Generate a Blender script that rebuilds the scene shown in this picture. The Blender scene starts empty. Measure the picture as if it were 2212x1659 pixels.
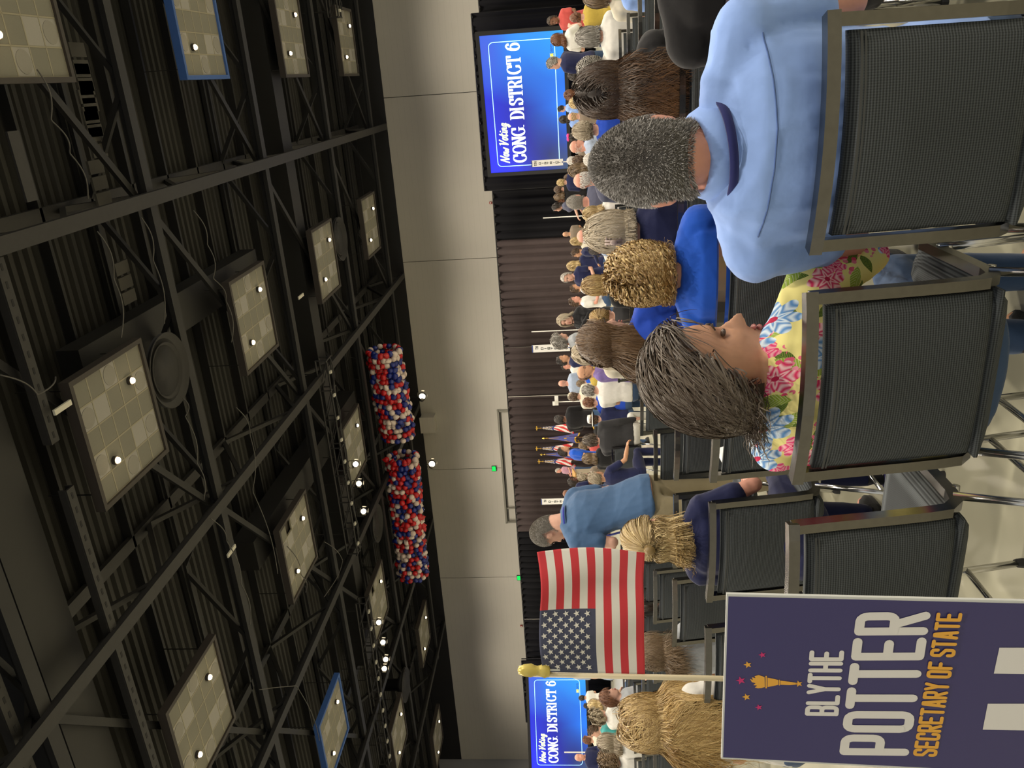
import bpy, math, random
import numpy as np
from mathutils import Vector, Matrix
random.seed(7); RNG = np.random.default_rng(7)
C = bpy.context.scene.collection
PI = math.pi
# ------------------------------------------------------------------ camera
H = 9.3            # ceiling plane above the lens
ZC = 1.37          # lens height
F_PX, PITCH, ROLL, YAW = 1691.3, 8.2764e-2, -3.7184e-2, 0.37667
fwd0 = np.array([-math.sin(YAW), math.cos(YAW), 0.0]); rgt0 = np.array([math.cos(YAW), math.sin(YAW), 0.0]); up0 = np.array([0, 0, 1.0])
fw = fwd0 * math.cos(PITCH) + up0 * math.sin(PITCH)
up1 = -fwd0 * math.sin(PITCH) + up0 * math.cos(PITCH)
# image right and up axes of the upright picture
cr, sr = math.cos(ROLL), math.sin(ROLL)
R_ = rgt0 * cr + up1 * sr * 1.0
U_ = -rgt0 * sr + up1 * cr
cam_d = bpy.data.cameras.new('camera'); cam = bpy.data.objects.new('camera', cam_d); C.objects.link(cam)
cam_d.sensor_width = 36; cam_d.lens = 36 * F_PX / 2212; cam_d.clip_start = 0.05; cam_d.clip_end = 300
Mx = Matrix(((-U_[0], R_[0], -fw[0], 0), (-U_[1], R_[1], -fw[1], 0), (-U_[2], R_[2], -fw[2], ZC), (0, 0, 0, 1)))
cam.matrix_world = Mx                                    # the phone was turned on its side
bpy.context.scene.camera = cam
def ray(X, Y):
    """direction of a photo pixel; along the view axis it is one metre long"""
    u = 1659 - Y - 829.5; v = X - 1106
    return fw + R_ * (u / F_PX) - U_ * (v / F_PX)
def at(X, Y, d):                                          # point d metres in front of the lens
    return np.array([0, 0, ZC]) + ray(X, Y) * d
def onz(X, Y, z):
    r = ray(X, Y); return np.array([0, 0, ZC]) + r * (z - ZC) / r[2]
def ony(X, Y, y):
    r = ray(X, Y); return np.array([0, 0, ZC]) + r * y / r[1]
# ------------------------------------------------------------------ world, exposure
sc = bpy.context.scene
sc.view_settings.view_transform = 'Standard'; sc.view_settings.look = 'None'
sc.view_settings.gamma = 1; sc.view_settings.use_curve_mapping = False
sc.view_settings.exposure = 0.12
w = bpy.data.worlds.new('world'); sc.world = w; w.use_nodes = True
w.node_tree.nodes['Background'].inputs[0].default_value = (1.0, 0.985, 0.95, 1)
w.node_tree.nodes['Background'].inputs[1].default_value = 0.52
sc.cycles.max_bounces = 5; sc.cycles.diffuse_bounces = 3; sc.cycles.glossy_bounces = 3; sc.cycles.transmission_bounces = 3
sc.cycles.sample_clamp_indirect = 3
LAMP_W = 1500
def spot(name, loc, energy, angle=150, col=(1, .89, .74), blend=.6, target=None, size=.12):
    l = bpy.data.lights.new(name, 'SPOT'); l.energy = energy; l.spot_size = math.radians(angle); l.spot_blend = blend
    l.color = col; l.shadow_soft_size = size
    o = bpy.data.objects.new(name, l); C.objects.link(o); o.location = loc
    if target is not None:
        o.rotation_euler = (Vector(target) - Vector(loc)).to_track_quat('-Z', 'Y').to_euler()
    return o
# ------------------------------------------------------------------ materials
def newmat(name):
    m = bpy.data.materials.new(name); m.use_nodes = True
    return m, m.node_tree.nodes, m.node_tree.links, m.node_tree.nodes['Principled BSDF']
def srgb(r, g, b):
    f = lambda c: (c / 255 / 12.92) if c <= 10 else ((c / 255 + .055) / 1.055) ** 2.4
    return (f(r), f(g), f(b), 1)
def plain(name, col, rough=.6, metal=0, noise=0, nscale=20, emit=0, bump=0, spec=.5):
    m, n, l, b = newmat(name)
    b.inputs['Base Color'].default_value = col; b.inputs['Roughness'].default_value = rough; b.inputs['Metallic'].default_value = metal
    b.inputs['Specular IOR Level'].default_value = spec
    if noise or bump:
        tc = n.new('ShaderNodeTexCoord'); t = n.new('ShaderNodeTexNoise'); t.inputs['Scale'].default_value = nscale; t.inputs['Detail'].default_value = 4
        l.new(tc.outputs['Object'], t.inputs['Vector'])
    if noise:
        mx = n.new('ShaderNodeMixRGB'); mx.inputs[1].default_value = tuple(c * (1 - noise) for c in col[:3]) + (1,); mx.inputs[2].default_value = tuple(min(1, c * (1 + noise)) for c in col[:3]) + (1,)
        l.new(t.outputs['Fac'], mx.inputs[0]); l.new(mx.outputs[0], b.inputs['Base Color'])
    if bump:
        bp = n.new('ShaderNodeBump'); bp.inputs['Strength'].default_value = bump; bp.inputs['Distance'].default_value = .01
        l.new(t.outputs['Fac'], bp.inputs['Height']); l.new(bp.outputs[0], b.inputs['Normal'])
    if emit:
        b.inputs['Emission Color'].default_value = col; b.inputs['Emission Strength'].default_value = emit
    return m
def objcol(name, rough=.8, vary=.06, scale=60, bump=.15, tip=False, spec=.3, aniso=False, sheen=0, sss=0):
    """colour comes from the object, so copies can differ"""
    m, n, l, b = newmat(name)
    oi = n.new('ShaderNodeObjectInfo'); b.inputs['Roughness'].default_value = rough; b.inputs['Specular IOR Level'].default_value = spec
    tc = n.new('ShaderNodeTexCoord'); t = n.new('ShaderNodeTexNoise'); t.inputs['Scale'].default_value = scale; t.inputs['Detail'].default_value = 3
    l.new(tc.outputs['Object'], t.inputs['Vector'])
    src = oi.outputs['Color']
    if tip:
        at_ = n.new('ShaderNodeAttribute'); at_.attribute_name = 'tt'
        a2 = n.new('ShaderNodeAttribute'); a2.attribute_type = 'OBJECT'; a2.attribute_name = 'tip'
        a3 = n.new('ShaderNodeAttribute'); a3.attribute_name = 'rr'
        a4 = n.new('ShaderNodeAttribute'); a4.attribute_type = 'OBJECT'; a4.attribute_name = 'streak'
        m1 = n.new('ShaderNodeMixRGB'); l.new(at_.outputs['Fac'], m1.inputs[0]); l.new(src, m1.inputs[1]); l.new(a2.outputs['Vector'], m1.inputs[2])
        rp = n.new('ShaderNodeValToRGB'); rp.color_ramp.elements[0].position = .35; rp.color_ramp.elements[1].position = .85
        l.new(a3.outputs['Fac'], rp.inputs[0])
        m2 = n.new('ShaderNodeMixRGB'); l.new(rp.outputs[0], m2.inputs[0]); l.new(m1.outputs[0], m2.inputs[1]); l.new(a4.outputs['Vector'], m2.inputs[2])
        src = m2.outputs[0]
    hv = n.new('ShaderNodeHueSaturation'); mr = n.new('ShaderNodeMapRange')
    mr.inputs['To Min'].default_value = 1 - vary * 2; mr.inputs['To Max'].default_value = 1 + vary * 2
    l.new(t.outputs['Fac'], mr.inputs[0]); l.new(mr.outputs[0], hv.inputs['Value']); l.new(src, hv.inputs['Color']); l.new(hv.outputs[0], b.inputs['Base Color'])
    if bump:
        bp = n.new('ShaderNodeBump'); bp.inputs['Strength'].default_value = bump; bp.inputs['Distance'].default_value = .004
        l.new(t.outputs['Fac'], bp.inputs['Height']); l.new(bp.outputs[0], b.inputs['Normal'])
    if sheen: b.inputs['Sheen Weight'].default_value = sheen
    if sss:
        b.inputs['Subsurface Weight'].default_value = sss; b.inputs['Subsurface Radius'].default_value = (.02, .008, .004); b.inputs['Subsurface Scale'].default_value = .5
    return m
M = {}
M['skin'] = objcol('skin', .55, .05, 40, .1, spec=.35)
M['cloth'] = objcol('cloth', .85, .05, 25, .35, spec=.2, sheen=.15)
M['hair'] = objcol('hair', .42, .04, 30, 0, tip=True, spec=.5)
M['hard'] = objcol('hard_paint', .4, .02, 10, 0)
M['steel'] = plain('brushed_steel', (.155, .15, .14, 1), .22, 1, .15, 60)
M['chrome'] = plain('chrome', (.62, .62, .6, 1), .18, 1)
M['black'] = plain('matte_black', (.006, .006, .007, 1), .8)
M['rubber'] = plain('rubber', (.02, .02, .02, 1), .7)
M['beam'] = plain('dark_steel', (.007, .0068, .0072, 1), .6, 0, .3, 3)
M['beam_hi'] = plain('paler_steel', (.016, .015, .0145, 1), .6, 0, .3, 8)  # same steel in a paler tone
M['tile_dark'] = plain('acoustic_tile', (.175, .17, .14, 1), .9, 0, .05, 30)
M['tile_light'] = plain('white_tile', (.29, .28, .26, 1), .9, 0, .04, 30)
M['tile_ring'] = plain('speaker_disc', (.235, .225, .2, 1), .9, 0, .04, 30)
M['tile_edge'] = plain('tile_edge', (.27, .25, .185, 1), .8)
M['cloud_frame'] = plain('cloud_frame', (.03, .024, .02, 1), .6)
M['cloud_frame_blue'] = plain('blue_frame', (.03, .09, .3, 1), .6)
M['bulb'] = plain('hot_bulb', (1, .72, .38, 1), .3, emit=30)
M['white'] = plain('white_paint', (.75, .74, .7, 1), .5)
def rib_fabric():
    m, n, l, b = newmat('chair_mesh_fabric')
    b.inputs['Roughness'].default_value = .85; b.inputs['Specular IOR Level'].default_value = .3
    tc = n.new('ShaderNodeTexCoord'); sep = n.new('ShaderNodeSeparateXYZ'); l.new(tc.outputs['Object'], sep.inputs[0])
    def sine(out, k, off=0):
        a = n.new('ShaderNodeMath'); a.operation = 'MULTIPLY'; a.inputs[1].default_value = k; l.new(out, a.inputs[0])
        s = n.new('ShaderNodeMath'); s.operation = 'SINE'; l.new(a.outputs[0], s.inputs[0]); return s.outputs[0]
    sz = sine(sep.outputs['Z'], 2 * PI / .0062); sx = sine(sep.outputs['X'], 2 * PI / .005)
    mu = n.new('ShaderNodeMath'); mu.operation = 'MULTIPLY_ADD'; l.new(sx, mu.inputs[0]); mu.inputs[1].default_value = .45; l.new(sz, mu.inputs[2])
    rp = n.new('ShaderNodeValToRGB'); rp.color_ramp.elements[0].position = 0; rp.color_ramp.elements[1].position = 1
    rp.color_ramp.elements[0].color = (.02, .023, .025, 1); rp.color_ramp.elements[1].color = (.092, .105, .112, 1)
    mr = n.new('ShaderNodeMapRange'); mr.inputs['From Min'].default_value = -1.4; mr.inputs['From Max'].default_value = 1.4; l.new(mu.outputs[0], mr.inputs[0])
    l.new(mr.outputs[0], rp.inputs[0]); l.new(rp.outputs[0], b.inputs['Base Color'])
    bp = n.new('ShaderNodeBump'); bp.inputs['Strength'].default_value = .5; bp.inputs['Distance'].default_value = .002; l.new(mr.outputs[0], bp.inputs['Height']); l.new(bp.outputs[0], b.inputs['Normal'])
    return m
M['rib'] = rib_fabric()
M['piping'] = plain('charcoal_vinyl', (.05, .054, .053, 1), .6)
def wall_mat():
    m, n, l, b = newmat('wall_panel_paint')
    tc = n.new('ShaderNodeTexCoord'); sep = n.new('ShaderNodeSeparateXYZ'); l.new(tc.outputs['Object'], sep.inputs[0])
    wv = n.new('ShaderNodeMath'); wv.operation = 'FRACT'; a = n.new('ShaderNodeMath'); a.operation = 'MULTIPLY'; a.inputs[1].default_value = 3.2
    l.new(sep.outputs['Z'], a.inputs[0]); l.new(a.outputs[0], wv.inputs[0])
    g = n.new('ShaderNodeMath'); g.operation = 'GREATER_THAN'; g.inputs[1].default_value = .94; l.new(wv.outputs[0], g.inputs[0])
    t = n.new('ShaderNodeTexNoise'); t.inputs['Scale'].default_value = .6; t.inputs['Detail'].default_value = 5; l.new(tc.outputs['Object'], t.inputs['Vector'])
    mx = n.new('ShaderNodeMixRGB'); mx.inputs[1].default_value = (.43, .405, .345, 1); mx.inputs[2].default_value = (.48, .455, .39, 1); l.new(t.outputs['Fac'], mx.inputs[0])
    m2 = n.new('ShaderNodeMixRGB'); m2.blend_type = 'MULTIPLY'; m2.inputs[2].default_value = (.93, .93, .93, 1); l.new(g.outputs[0], m2.inputs[0]); l.new(mx.outputs[0], m2.inputs[1])
    l.new(m2.outputs[0], b.inputs['Base Color']); b.inputs['Roughness'].default_value = .8
    return m
M['wall'] = wall_mat()
M['floor'] = plain('polished_concrete', (.33, .32, .235, 1), .35, 0, .25, 1.6)
M['deck'] = plain('dark_deck', (.016, .015, .013, 1), .75, 0, .25, 1.5)
M['drape'] = plain('stage_lit_velour', (.036, .027, .026, 1), .9, 0, .15, 3, spec=.15)  # black drape as the stage lights show it: warm glow put into the colour
M['drape_black'] = plain('black_cloth', (.004, .004, .005, 1), .95, spec=.1)
# ------------------------------------------------------------------ mesh helpers
class MB:
    def __init__(s): s.v = []; s.f = []; s.n = 0
    def add(s, v, f):
        v = np.asarray(v, float); s.v.append(v); s.f += [tuple(int(i) + s.n for i in q) for q in f]; s.n += len(v); return s
    def box(s, c, d, R=None):
        x, y, z = np.array(d) / 2.0
        p = np.array([[-x, -y, -z], [x, -y, -z], [x, y, -z], [-x, y, -z], [-x, -y, z], [x, -y, z], [x, y, z], [-x, y, z]])
        if R is not None: p = p @ np.array(R).T
        return s.add(p + np.array(c), [(0, 3, 2, 1), (4, 5, 6, 7), (0, 1, 5, 4), (1, 2, 6, 5), (2, 3, 7, 6), (3, 0, 4, 7)])
    def bar(s, a, b, w, h=None, upv=(0, 0, 1)):
        a, b = np.array(a, float), np.array(b, float); h = h or w
        d = b - a; L = np.linalg.norm(d); d /= L; upv = np.array(upv, float)
        if abs(d @ upv) > .98: upv = np.array([0, 1.0, 0])
        x = np.cross(d, upv); x /= np.linalg.norm(x); z = np.cross(x, d)
        return s.box((a + b) / 2, (w, L, h), np.array([x, d, z]).T)
    def sweep(s, pts, prof, closed_prof=True, cap=True, upv=(0, 0, 1)):
        """prof: (k,2) profile in the side/up plane, swept along pts"""
        pts = np.asarray(pts, float); prof = np.asarray(prof, float); k = len(prof); V = []
        for i, p in enumerate(pts):
            t = pts[min(i + 1, len(pts) - 1)] - pts[max(i - 1, 0)]; t /= np.linalg.norm(t)
            u = np.array(upv, float)
            x = np.cross(t, u)
            if np.linalg.norm(x) < 1e-3: x = np.cross(t, np.array([0, 1.0, 0]))
            x /= np.linalg.norm(x); z = np.cross(x, t)
            V.append(p + prof[:, :1] * x + prof[:, 1:] * z)
        n = len(pts); F = []
        for i in range(n - 1):
            for j in range(k if closed_prof else k - 1):
                a, b = i * k + j, i * k + (j + 1) % k
                F.append((a, b, b + k, a + k))
        if cap and closed_prof: F.append(tuple(range(k))[::-1]); F.append(tuple(range((n - 1) * k, n * k)))
        return s.add(np.concatenate(V), F)
    def tube(s, pts, r, k=8, cap=True):
        pts = np.asarray(pts, float); r = np.broadcast_to(np.asarray(r, float), (len(pts),))
        V = []; up = None
        for i, p in enumerate(pts):
            t = pts[min(i + 1, len(pts) - 1)] - pts[max(i - 1, 0)]; t = t / (np.linalg.norm(t) + 1e-9)
            if up is None:
                up = np.array([0, 0, 1.0]) if abs(t[2]) < .9 else np.array([0, 1.0, 0])
            x = np.cross(t, up); x /= np.linalg.norm(x) + 1e-9; up = np.cross(x, t)
            a = np.arange(k) * 2 * PI / k
            V.append(p + r[i] * (np.cos(a)[:, None] * x + np.sin(a)[:, None] * up))
        F = [(i * k + j, i * k + (j + 1) % k, (i + 1) * k + (j + 1) % k, (i + 1) * k + j) for i in range(len(pts) - 1) for j in range(k)]
        if cap: F.append(tuple(range(k))[::-1]); F.append(tuple(range((len(pts) - 1) * k, len(pts) * k)))
        return s.add(np.concatenate(V), F)
    def lathe(s, prof, c=(0, 0, 0), k=16, R=None):
        """prof: list of (radius, z)"""
        a = np.arange(k) * 2 * PI / k; V = []
        for r, z in prof: V.append(np.stack([r * np.cos(a), r * np.sin(a), np.full(k, z)], 1))
        V = np.concatenate(V)
        if R is not None: V = V @ np.array(R).T
        n = len(prof)
        F = [(i * k + j, i * k + (j + 1) % k, (i + 1) * k + (j + 1) % k, (i + 1) * k + j) for i in range(n - 1) for j in range(k)]
        F.append(tuple(range(k))[::-1]); F.append(tuple(range((n - 1) * k, n * k)))
        return s.add(V + np.array(c), F)
    def ell(s, c, r, k=12, m=8, R=None):
        th = np.linspace(0, PI, m + 1)[1:-1]; a = np.arange(k) * 2 * PI / k
        V = [np.array([[0, 0, 1.0]])] + [np.stack([np.sin(t) * np.cos(a), np.sin(t) * np.sin(a), np.full(k, math.cos(t))], 1) for t in th] + [np.array([[0, 0, -1.0]])]
        V = np.concatenate(V) * np.array(r)
        if R is not None: V = V @ np.array(R).T
        F = [(0, 1 + j, 1 + (j + 1) % k) for j in range(k)]
        for i in range(m - 2):
            o = 1 + i * k; F += [(o + j, o + k + j, o + k + (j + 1) % k, o + (j + 1) % k) for j in range(k)]
        o = 1 + (m - 2) * k; e = len(V) - 1; F += [(o + j, e, o + (j + 1) % k) for j in range(k)]
        return s.add(V + np.array(c), F)
    def mesh(s, name, mat=None, smooth=False):
        me = bpy.data.meshes.new(name)
        me.from_pydata(np.concatenate(s.v).tolist() if s.v else [], [], s.f)
        if mat: me.materials.append(mat)
        if smooth: me.polygons.foreach_set('use_smooth', [True] * len(me.polygons))
        me.update(); return me
    def build(s, name, mat=None, parent=None, smooth=False, **kw):
        return link(name, s.mesh(name, mat, smooth), parent, **kw)
def link(name, me, parent=None, loc=None, col=None, **kw):
    o = bpy.data.objects.new(name, me); C.objects.link(o)
    if parent: o.parent = parent
    if loc is not None: o.location = loc
    if col is not None: o.color = tuple(col)[:3] + (1,)
    for k, v in kw.items(): o[k] = v
    return o
def empty(name, loc=(0, 0, 0), rz=0, label=None, cat=None, group=None, **kw):
    o = bpy.data.objects.new(name, None); C.objects.link(o); o.location = loc; o.rotation_euler = (0, 0, rz); o.empty_display_size = .1
    tag(o, label, cat, group); 
    for k, v in kw.items(): o[k] = v
    return o
def tag(o, label=None, cat=None, group=None, kind=None):
    if label: o['label'] = label
    if cat: o['category'] = cat
    if group: o['group'] = group
    if kind: o['kind'] = kind
    return o
def copy_tree(o, parent=None):
    c = o.copy(); C.objects.link(c)
    if parent: c.parent = parent
    for ch in o.children: copy_tree(ch, c)
    return c
SQ = lambda w, h: np.array([[-w, -h], [w, -h], [w, h], [-w, h]]) / 2.0
# ------------------------------------------------------------------ room shell
YW = 4.53 * H; XL = float(ony(990, 1640, YW)[0]); XR = 24.0; YB = -16.0; ZT = ZC + H
MB().box(((XL + XR) / 2, (YW + YB) / 2, -.1), (XR - XL, YW - YB, .2)).build('floor', M['floor'], kind='structure')
bw = empty('wall_back', kind='structure')
# back wall of tall panels with a recess for the wide overhead door
def wx(X, Y): p = ony(X, Y, YW); return float(p[0]), float(p[2])
dxr, dzt = wx(1070, 890); dxl, _ = wx(1098, 1125)
dzt = 6.05
seams = [XL, wx(1000, 1248)[0], wx(1000, 1013)[0], wx(1000, 560)[0], wx(1000, 200)[0], XR]
def wall_piece(x0, x1, z0, z1):
    MB().box(((x0 + x1) / 2, YW + .15, (z0 + z1) / 2), (x1 - x0 - .03, .3, z1 - z0)).build('wall_panel', M['wall'], bw)
for a, b in zip(seams[:-1], seams[1:]):
    cuts = [(a, b)]
    if a < dxr and b > dxl:
        lo, hi = max(a, dxl), min(b, dxr)
        if a < dxl: wall_piece(a, dxl, 0, dzt)
        if b > dxr: wall_piece(dxr, b, 0, dzt)
        wall_piece(a, b, dzt, ZT)
    else: wall_piece(a, b, 0, ZT)
MB().box(((XL + XR) / 2, YW + .34, ZT / 2), (XR - XL, .08, ZT)).build('backing', M['beam'], bw)
door = empty('door_1', kind='structure')
for k in range(4):
    MB().box(((dxl + dxr) / 2, YW + .12, .75 + 1.5 * k), (dxr - dxl, .06, 1.47)).build('panel', M['wall'], door)
MB().box(((dxl + dxr) / 2, YW - .03, dzt + .02), (dxr - dxl + .3, .1, .12)).box((dxr + .07, YW - .03, dzt / 2), (.12, .1, dzt)).box((dxl - .07, YW - .03, dzt / 2), (.12, .1, dzt)).box((dxl + .9, YW + .03, dzt / 2), (.1, .1, dzt)).build('door_frame', plain('door_frame_paint', (.2, .19, .15, 1), .6), door)
MB().box((XL - .1, (YW + YB) / 2, ZT / 2 + 1), (.2, YW - YB + 1, ZT + 2)).build('wall_left', plain('grey_wall', (.3, .3, .3, 1), .8), kind='structure')
# trapezoid corrugated roof deck
ce = empty('ceiling', kind='structure')
m = MB(); zz = ZT + 1.7; pitch = .3; ys = []
y = 4.0
prof = []
while y < YW + 1:
    prof += [(y, zz), (y + .12, zz), (y + .16, zz + .09), (y + .26, zz + .09)]; y += pitch
prof = np.array(prof)
V = np.concatenate([np.stack([np.full(len(prof), x), prof[:, 0], prof[:, 1]], 1) for x in (XL, XR)]); k = len(prof)
m.add(V, [(i, i + 1, i + 1 + k, i + k) for i in range(k - 1)])
m.build('deck', M['deck'], ce, kind='stuff')
MB().box(((XL + XR) / 2, (YW + YB) / 2, zz + .3), (XR - XL, YW - YB, .1)).build('roof_slab', M['beam'], ce)
MB().box(((XL + XR) / 2, YW + .25, ZT + 1.0), (XR - XL, .5, 2.0)).build('upper_band', M['beam'], ce)
# ------------------------------------------------------------------ ceiling steel
def rp(A, B, dz=0.0): return np.array([-B * H, A * H, ZT + dz])     # ceiling grid coordinates
beams_x = [-1.456, -.618, .22, 1.058, 1.896, 2.734, 3.572]
beams_y = [1.07, 1.865, 2.645, 3.43, 4.215]
def girder(name, a, b, mat, depth, n, label, wc=.3):
    g = empty(name, a, 0, kind='structure'); a = np.array(a); b = np.array(b)
    def P(nm, mb): o = mb.build(nm, mat, g); o.location = -Vector(a); return o
    P('bottom_chord', MB().bar(a, b, wc, .12).bar(a + [0, 0, .12], b + [0, 0, .12], .05, .2))
    up = np.array([0, 0, depth]); P('top_chord', MB().bar(a + up, b + up, wc, .12))
    mb = MB()
    for i in range(n):
        p = a + (b - a) * i / n; q = a + (b - a) * (i + 1) / n; mid = (p + q) / 2 + up
        mb = MB().bar(p, mid, .12, .12).bar(mid, q, .12, .12); P('web_member', mb)
    return g
for B in beams_x:
    if -B * H > XL: girder('roof_girder', rp(.5, B), rp(4.5, B), M['beam_hi'] if B < 1.5 else M['beam'], 1.5, 8, '')
for A in beams_y:
    girder('roof_cross_girder', (max(XL, -34), A * H, ZT + .12), (20, A * H, ZT + .12), M['beam'], 1.45, 11, '')
# slender purlins under the deck
for i, A in enumerate(np.arange(.68, 4.45, .788 / 4)):
    MB().bar((XL, A * H, ZT + 1.55), (20, A * H, ZT + 1.55), .09, .22).build('roof_purlin', M['beam'], kind='structure')
# wind braces crossing the bays
for A0 in (1.07, 1.865, 2.645, 3.43):
    for B0 in (-.618, .22, 1.058, 1.896):
        MB().bar(rp(A0, B0, .35), rp(A0 + .785, B0 + .838, .35), .16, .1).build('roof_brace', M['beam'], kind='structure')
# perforated channels
def channel(a, b):
    mb = MB().bar(a, b, .22, .04).bar(a + np.array([0, .1, .08]), b + np.array([0, .1, .08]), .03, .14).bar(a + np.array([0, -.1, .08]), b + np.array([0, -.1, .08]), .03, .14)
    o = mb.build('perforated_channel', M['beam_hi'], kind='structure')
    L = np.linalg.norm(b - a); n = int(L / .3); mb = MB()
    for i in range(n):
        mb.box(a + (b - a) * (i + .5) / n + np.array([0, 0, -.022]), (.12, .05, .006))
    mb.build('slot', M['black'], o, kind='stuff')
channel(rp(1.30, .24, .05), rp(1.30, .60, .05)); channel(rp(1.30, .7, .05), rp(1.30, 1.65, .05)); channel(rp(1.02, .5, .3), rp(1.02, 1.6, .3))
# ducts and junction boxes hung in the dark bays
def duct(a, b, w, h):
    a = np.array(a); b = np.array(b); MB().bar(a, b, w, h).build('air_duct', M['beam'], kind='structure')
duct(rp(1.2, -.25, .9), rp(1.2, 2.2, .9), 1.1, .8); duct(rp(2.1, 1.4, .9), rp(3.4, 1.4, .9), 1.0, .7); duct(rp(3.0, -.5, .8), rp(3.0, 2.6, .8), .9, .7)
duct(rp(1.55, .55, 1.0), rp(2.6, .55, 1.0), 1.0, .5)
# ------------------------------------------------------------------ acoustic cloud panels
A0, SA, B0, SB, PW, PH = 1.3768, .78778, -.3235, .83781, .26934, .26132
light_plain = {(1, 1), (3, 3)}; light_ring = {(2, 0), (4, 1), (0, 1), (4, 3), (2, 4), (0, 3)}
ta, tb = PH * H / 5, PW * H / 5                                   # tile pitch
gap = .035
def tile_mesh(kind):
    mb = MB().box((0, 0, 0), (tb - gap, ta - gap, .03)); me = mb.mesh('tile_' + kind, M['tile_dark'] if kind == 'dark' else M['tile_light']); return me
T_D, T_L = tile_mesh('dark'), tile_mesh('light')
disc = MB().lathe([(.01, -.017), (ta * .42, -.017), (ta * .42, -.024), (.01, -.024)], k=20).mesh('disc', M['tile_ring'])
body_me = MB()
for i in range(6):
    body_me.box((0, (i - 2.5) * ta, .0), (tb * 5, .03, .05)); body_me.box(((i - 2.5) * tb, 0, 0), (.03, ta * 5, .05))
grid_me = body_me.mesh('grid', M['tile_edge'])
def frame_me(mat):
    mb = MB(); W, D = tb * 5, ta * 5; f = .1
    for sx in (-1, 1): mb.box((sx * (W / 2 + f / 2), 0, .02), (f, D + 2 * f, .2))
    for sy in (-1, 1): mb.box((0, sy * (D / 2 + f / 2), .02), (W, f, .2))
    mb.box((0, 0, .1), (W, D, .03)); return mb.mesh('frame', mat)
FR, FRB = frame_me(M['cloud_frame']), frame_me(M['cloud_frame_blue'])
can_me = MB().lathe([(.05, .1), (.09, .02), (.09, -.05), (.075, -.05), (.03, .0)], k=12).mesh('lamp_can', M['cloud_frame'])
bulb_me = MB().ell((0, 0, -.06), (.062, .062, .05), 12, 8).mesh('bulb', M['bulb'], True)
hang_me = MB().bar((0, 0, .1), (0, 0, 1.2), .02).mesh('hanger', M['beam'])
rowname = ['nearest row', 'second row', 'third row', 'farthest row']
colname = ['above the right aisle', 'above the middle aisle', 'left of the middle aisle', 'between the middle and the left wall', 'far to the left', 'beside the left wall']
vis = [(0, 0), (1, 0), (2, 0), (0, 1), (1, 1), (2, 1), (3, 1), (0, 2), (1, 2), (2, 2), (3, 2), (4, 2), (0, 3), (1, 3), (2, 3), (3, 3), (4, 3), (5, 3)]
lab = {(0, 0): 'large square tiled ceiling panel cut by the upper left picture corner', (1, 0): 'largest whole square tiled ceiling panel with two warm lamps beside a round diffuser',
 (2, 0): 'square tiled ceiling panel with thin blue edge light, lower left in the picture', (0, 1): 'tiled ceiling panel with bright blue rim and one blazing lamp',
 (1, 1): 'tiled ceiling panel next beyond the largest one, with two starry lamps', (2, 1): 'tiled ceiling panel with one missing tile beside a curling cable',
 (3, 1): 'blue-rimmed tiled ceiling panel near the long lighting truss', (0, 2): 'tiled ceiling panel with pale grey rim, third from the blue-rimmed corner',
 (1, 2): 'tiled ceiling panel overlapping a round diffuser in the third row', (2, 2): 'tiled ceiling panel partly behind the short lighting truss with stage lamps',
 (3, 2): 'tiled ceiling panel behind the cluster of glaring stage lamps', (4, 2): 'narrow looking tiled ceiling panel in front of the faint round diffuser', (0, 3): 'small tiled ceiling panel above the first big screen',
 (1, 3): 'small tiled ceiling panel nearest the wall, beside the balloon nets', (2, 3): 'tiled ceiling panel hidden behind the first balloon net', (3, 3): 'tiled ceiling panel hidden behind the second balloon net',
 (4, 3): 'small diamond shaped tiled panel beyond the second balloon net', (5, 3): 'farthest small tiled ceiling panel beside the left wall'}
for (i, j) in vis:
    c = rp(A0 + j * SA + PH / 2, B0 + i * SB + PW / 2)
    p = empty('ceiling_panel', c, 0, lab[(i, j)], 'ceiling panel', 'tiled ceiling panels')
    blue = (i, j) in ((0, 1), (3, 1))
    link('frame', FRB if blue else FR, p); link('grid', grid_me, p)
    for a in range(5):
        for b in range(5):
            if (i, j) in ((2, 1), (3, 2)) and (a, b) == (1, 0): continue
            L = (a, b) in light_plain or (a, b) in light_ring
            t = link('tile', T_L if L else T_D, p, (-(b - 2) * tb, (a - 2) * ta, -.005))
            if (a, b) in light_ring: link('disc', disc, t)
    for (a, b) in ((.74, .24), (.26, .74)):
        q = ((.5 - b) * tb * 5, (a - .5) * ta * 5, -.05)
        cn = link('lamp_can', can_me, p, q); link('bulb', bulb_me, cn)
    for sx in (-1, 1):
        for sy in (-1, 1): link('hanger', hang_me, p, (sx * tb * 2.2, sy * ta * 2.2, 0))
for i in range(-2, 6):
    for j in range(-2, 4):
        c = rp(A0 + j * SA + PH / 2, B0 + i * SB + PW / 2, -.22)
        if c[0] < XL + 1: continue
        spot('panel_light', tuple(c), LAMP_W, 158, size=.25)
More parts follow.
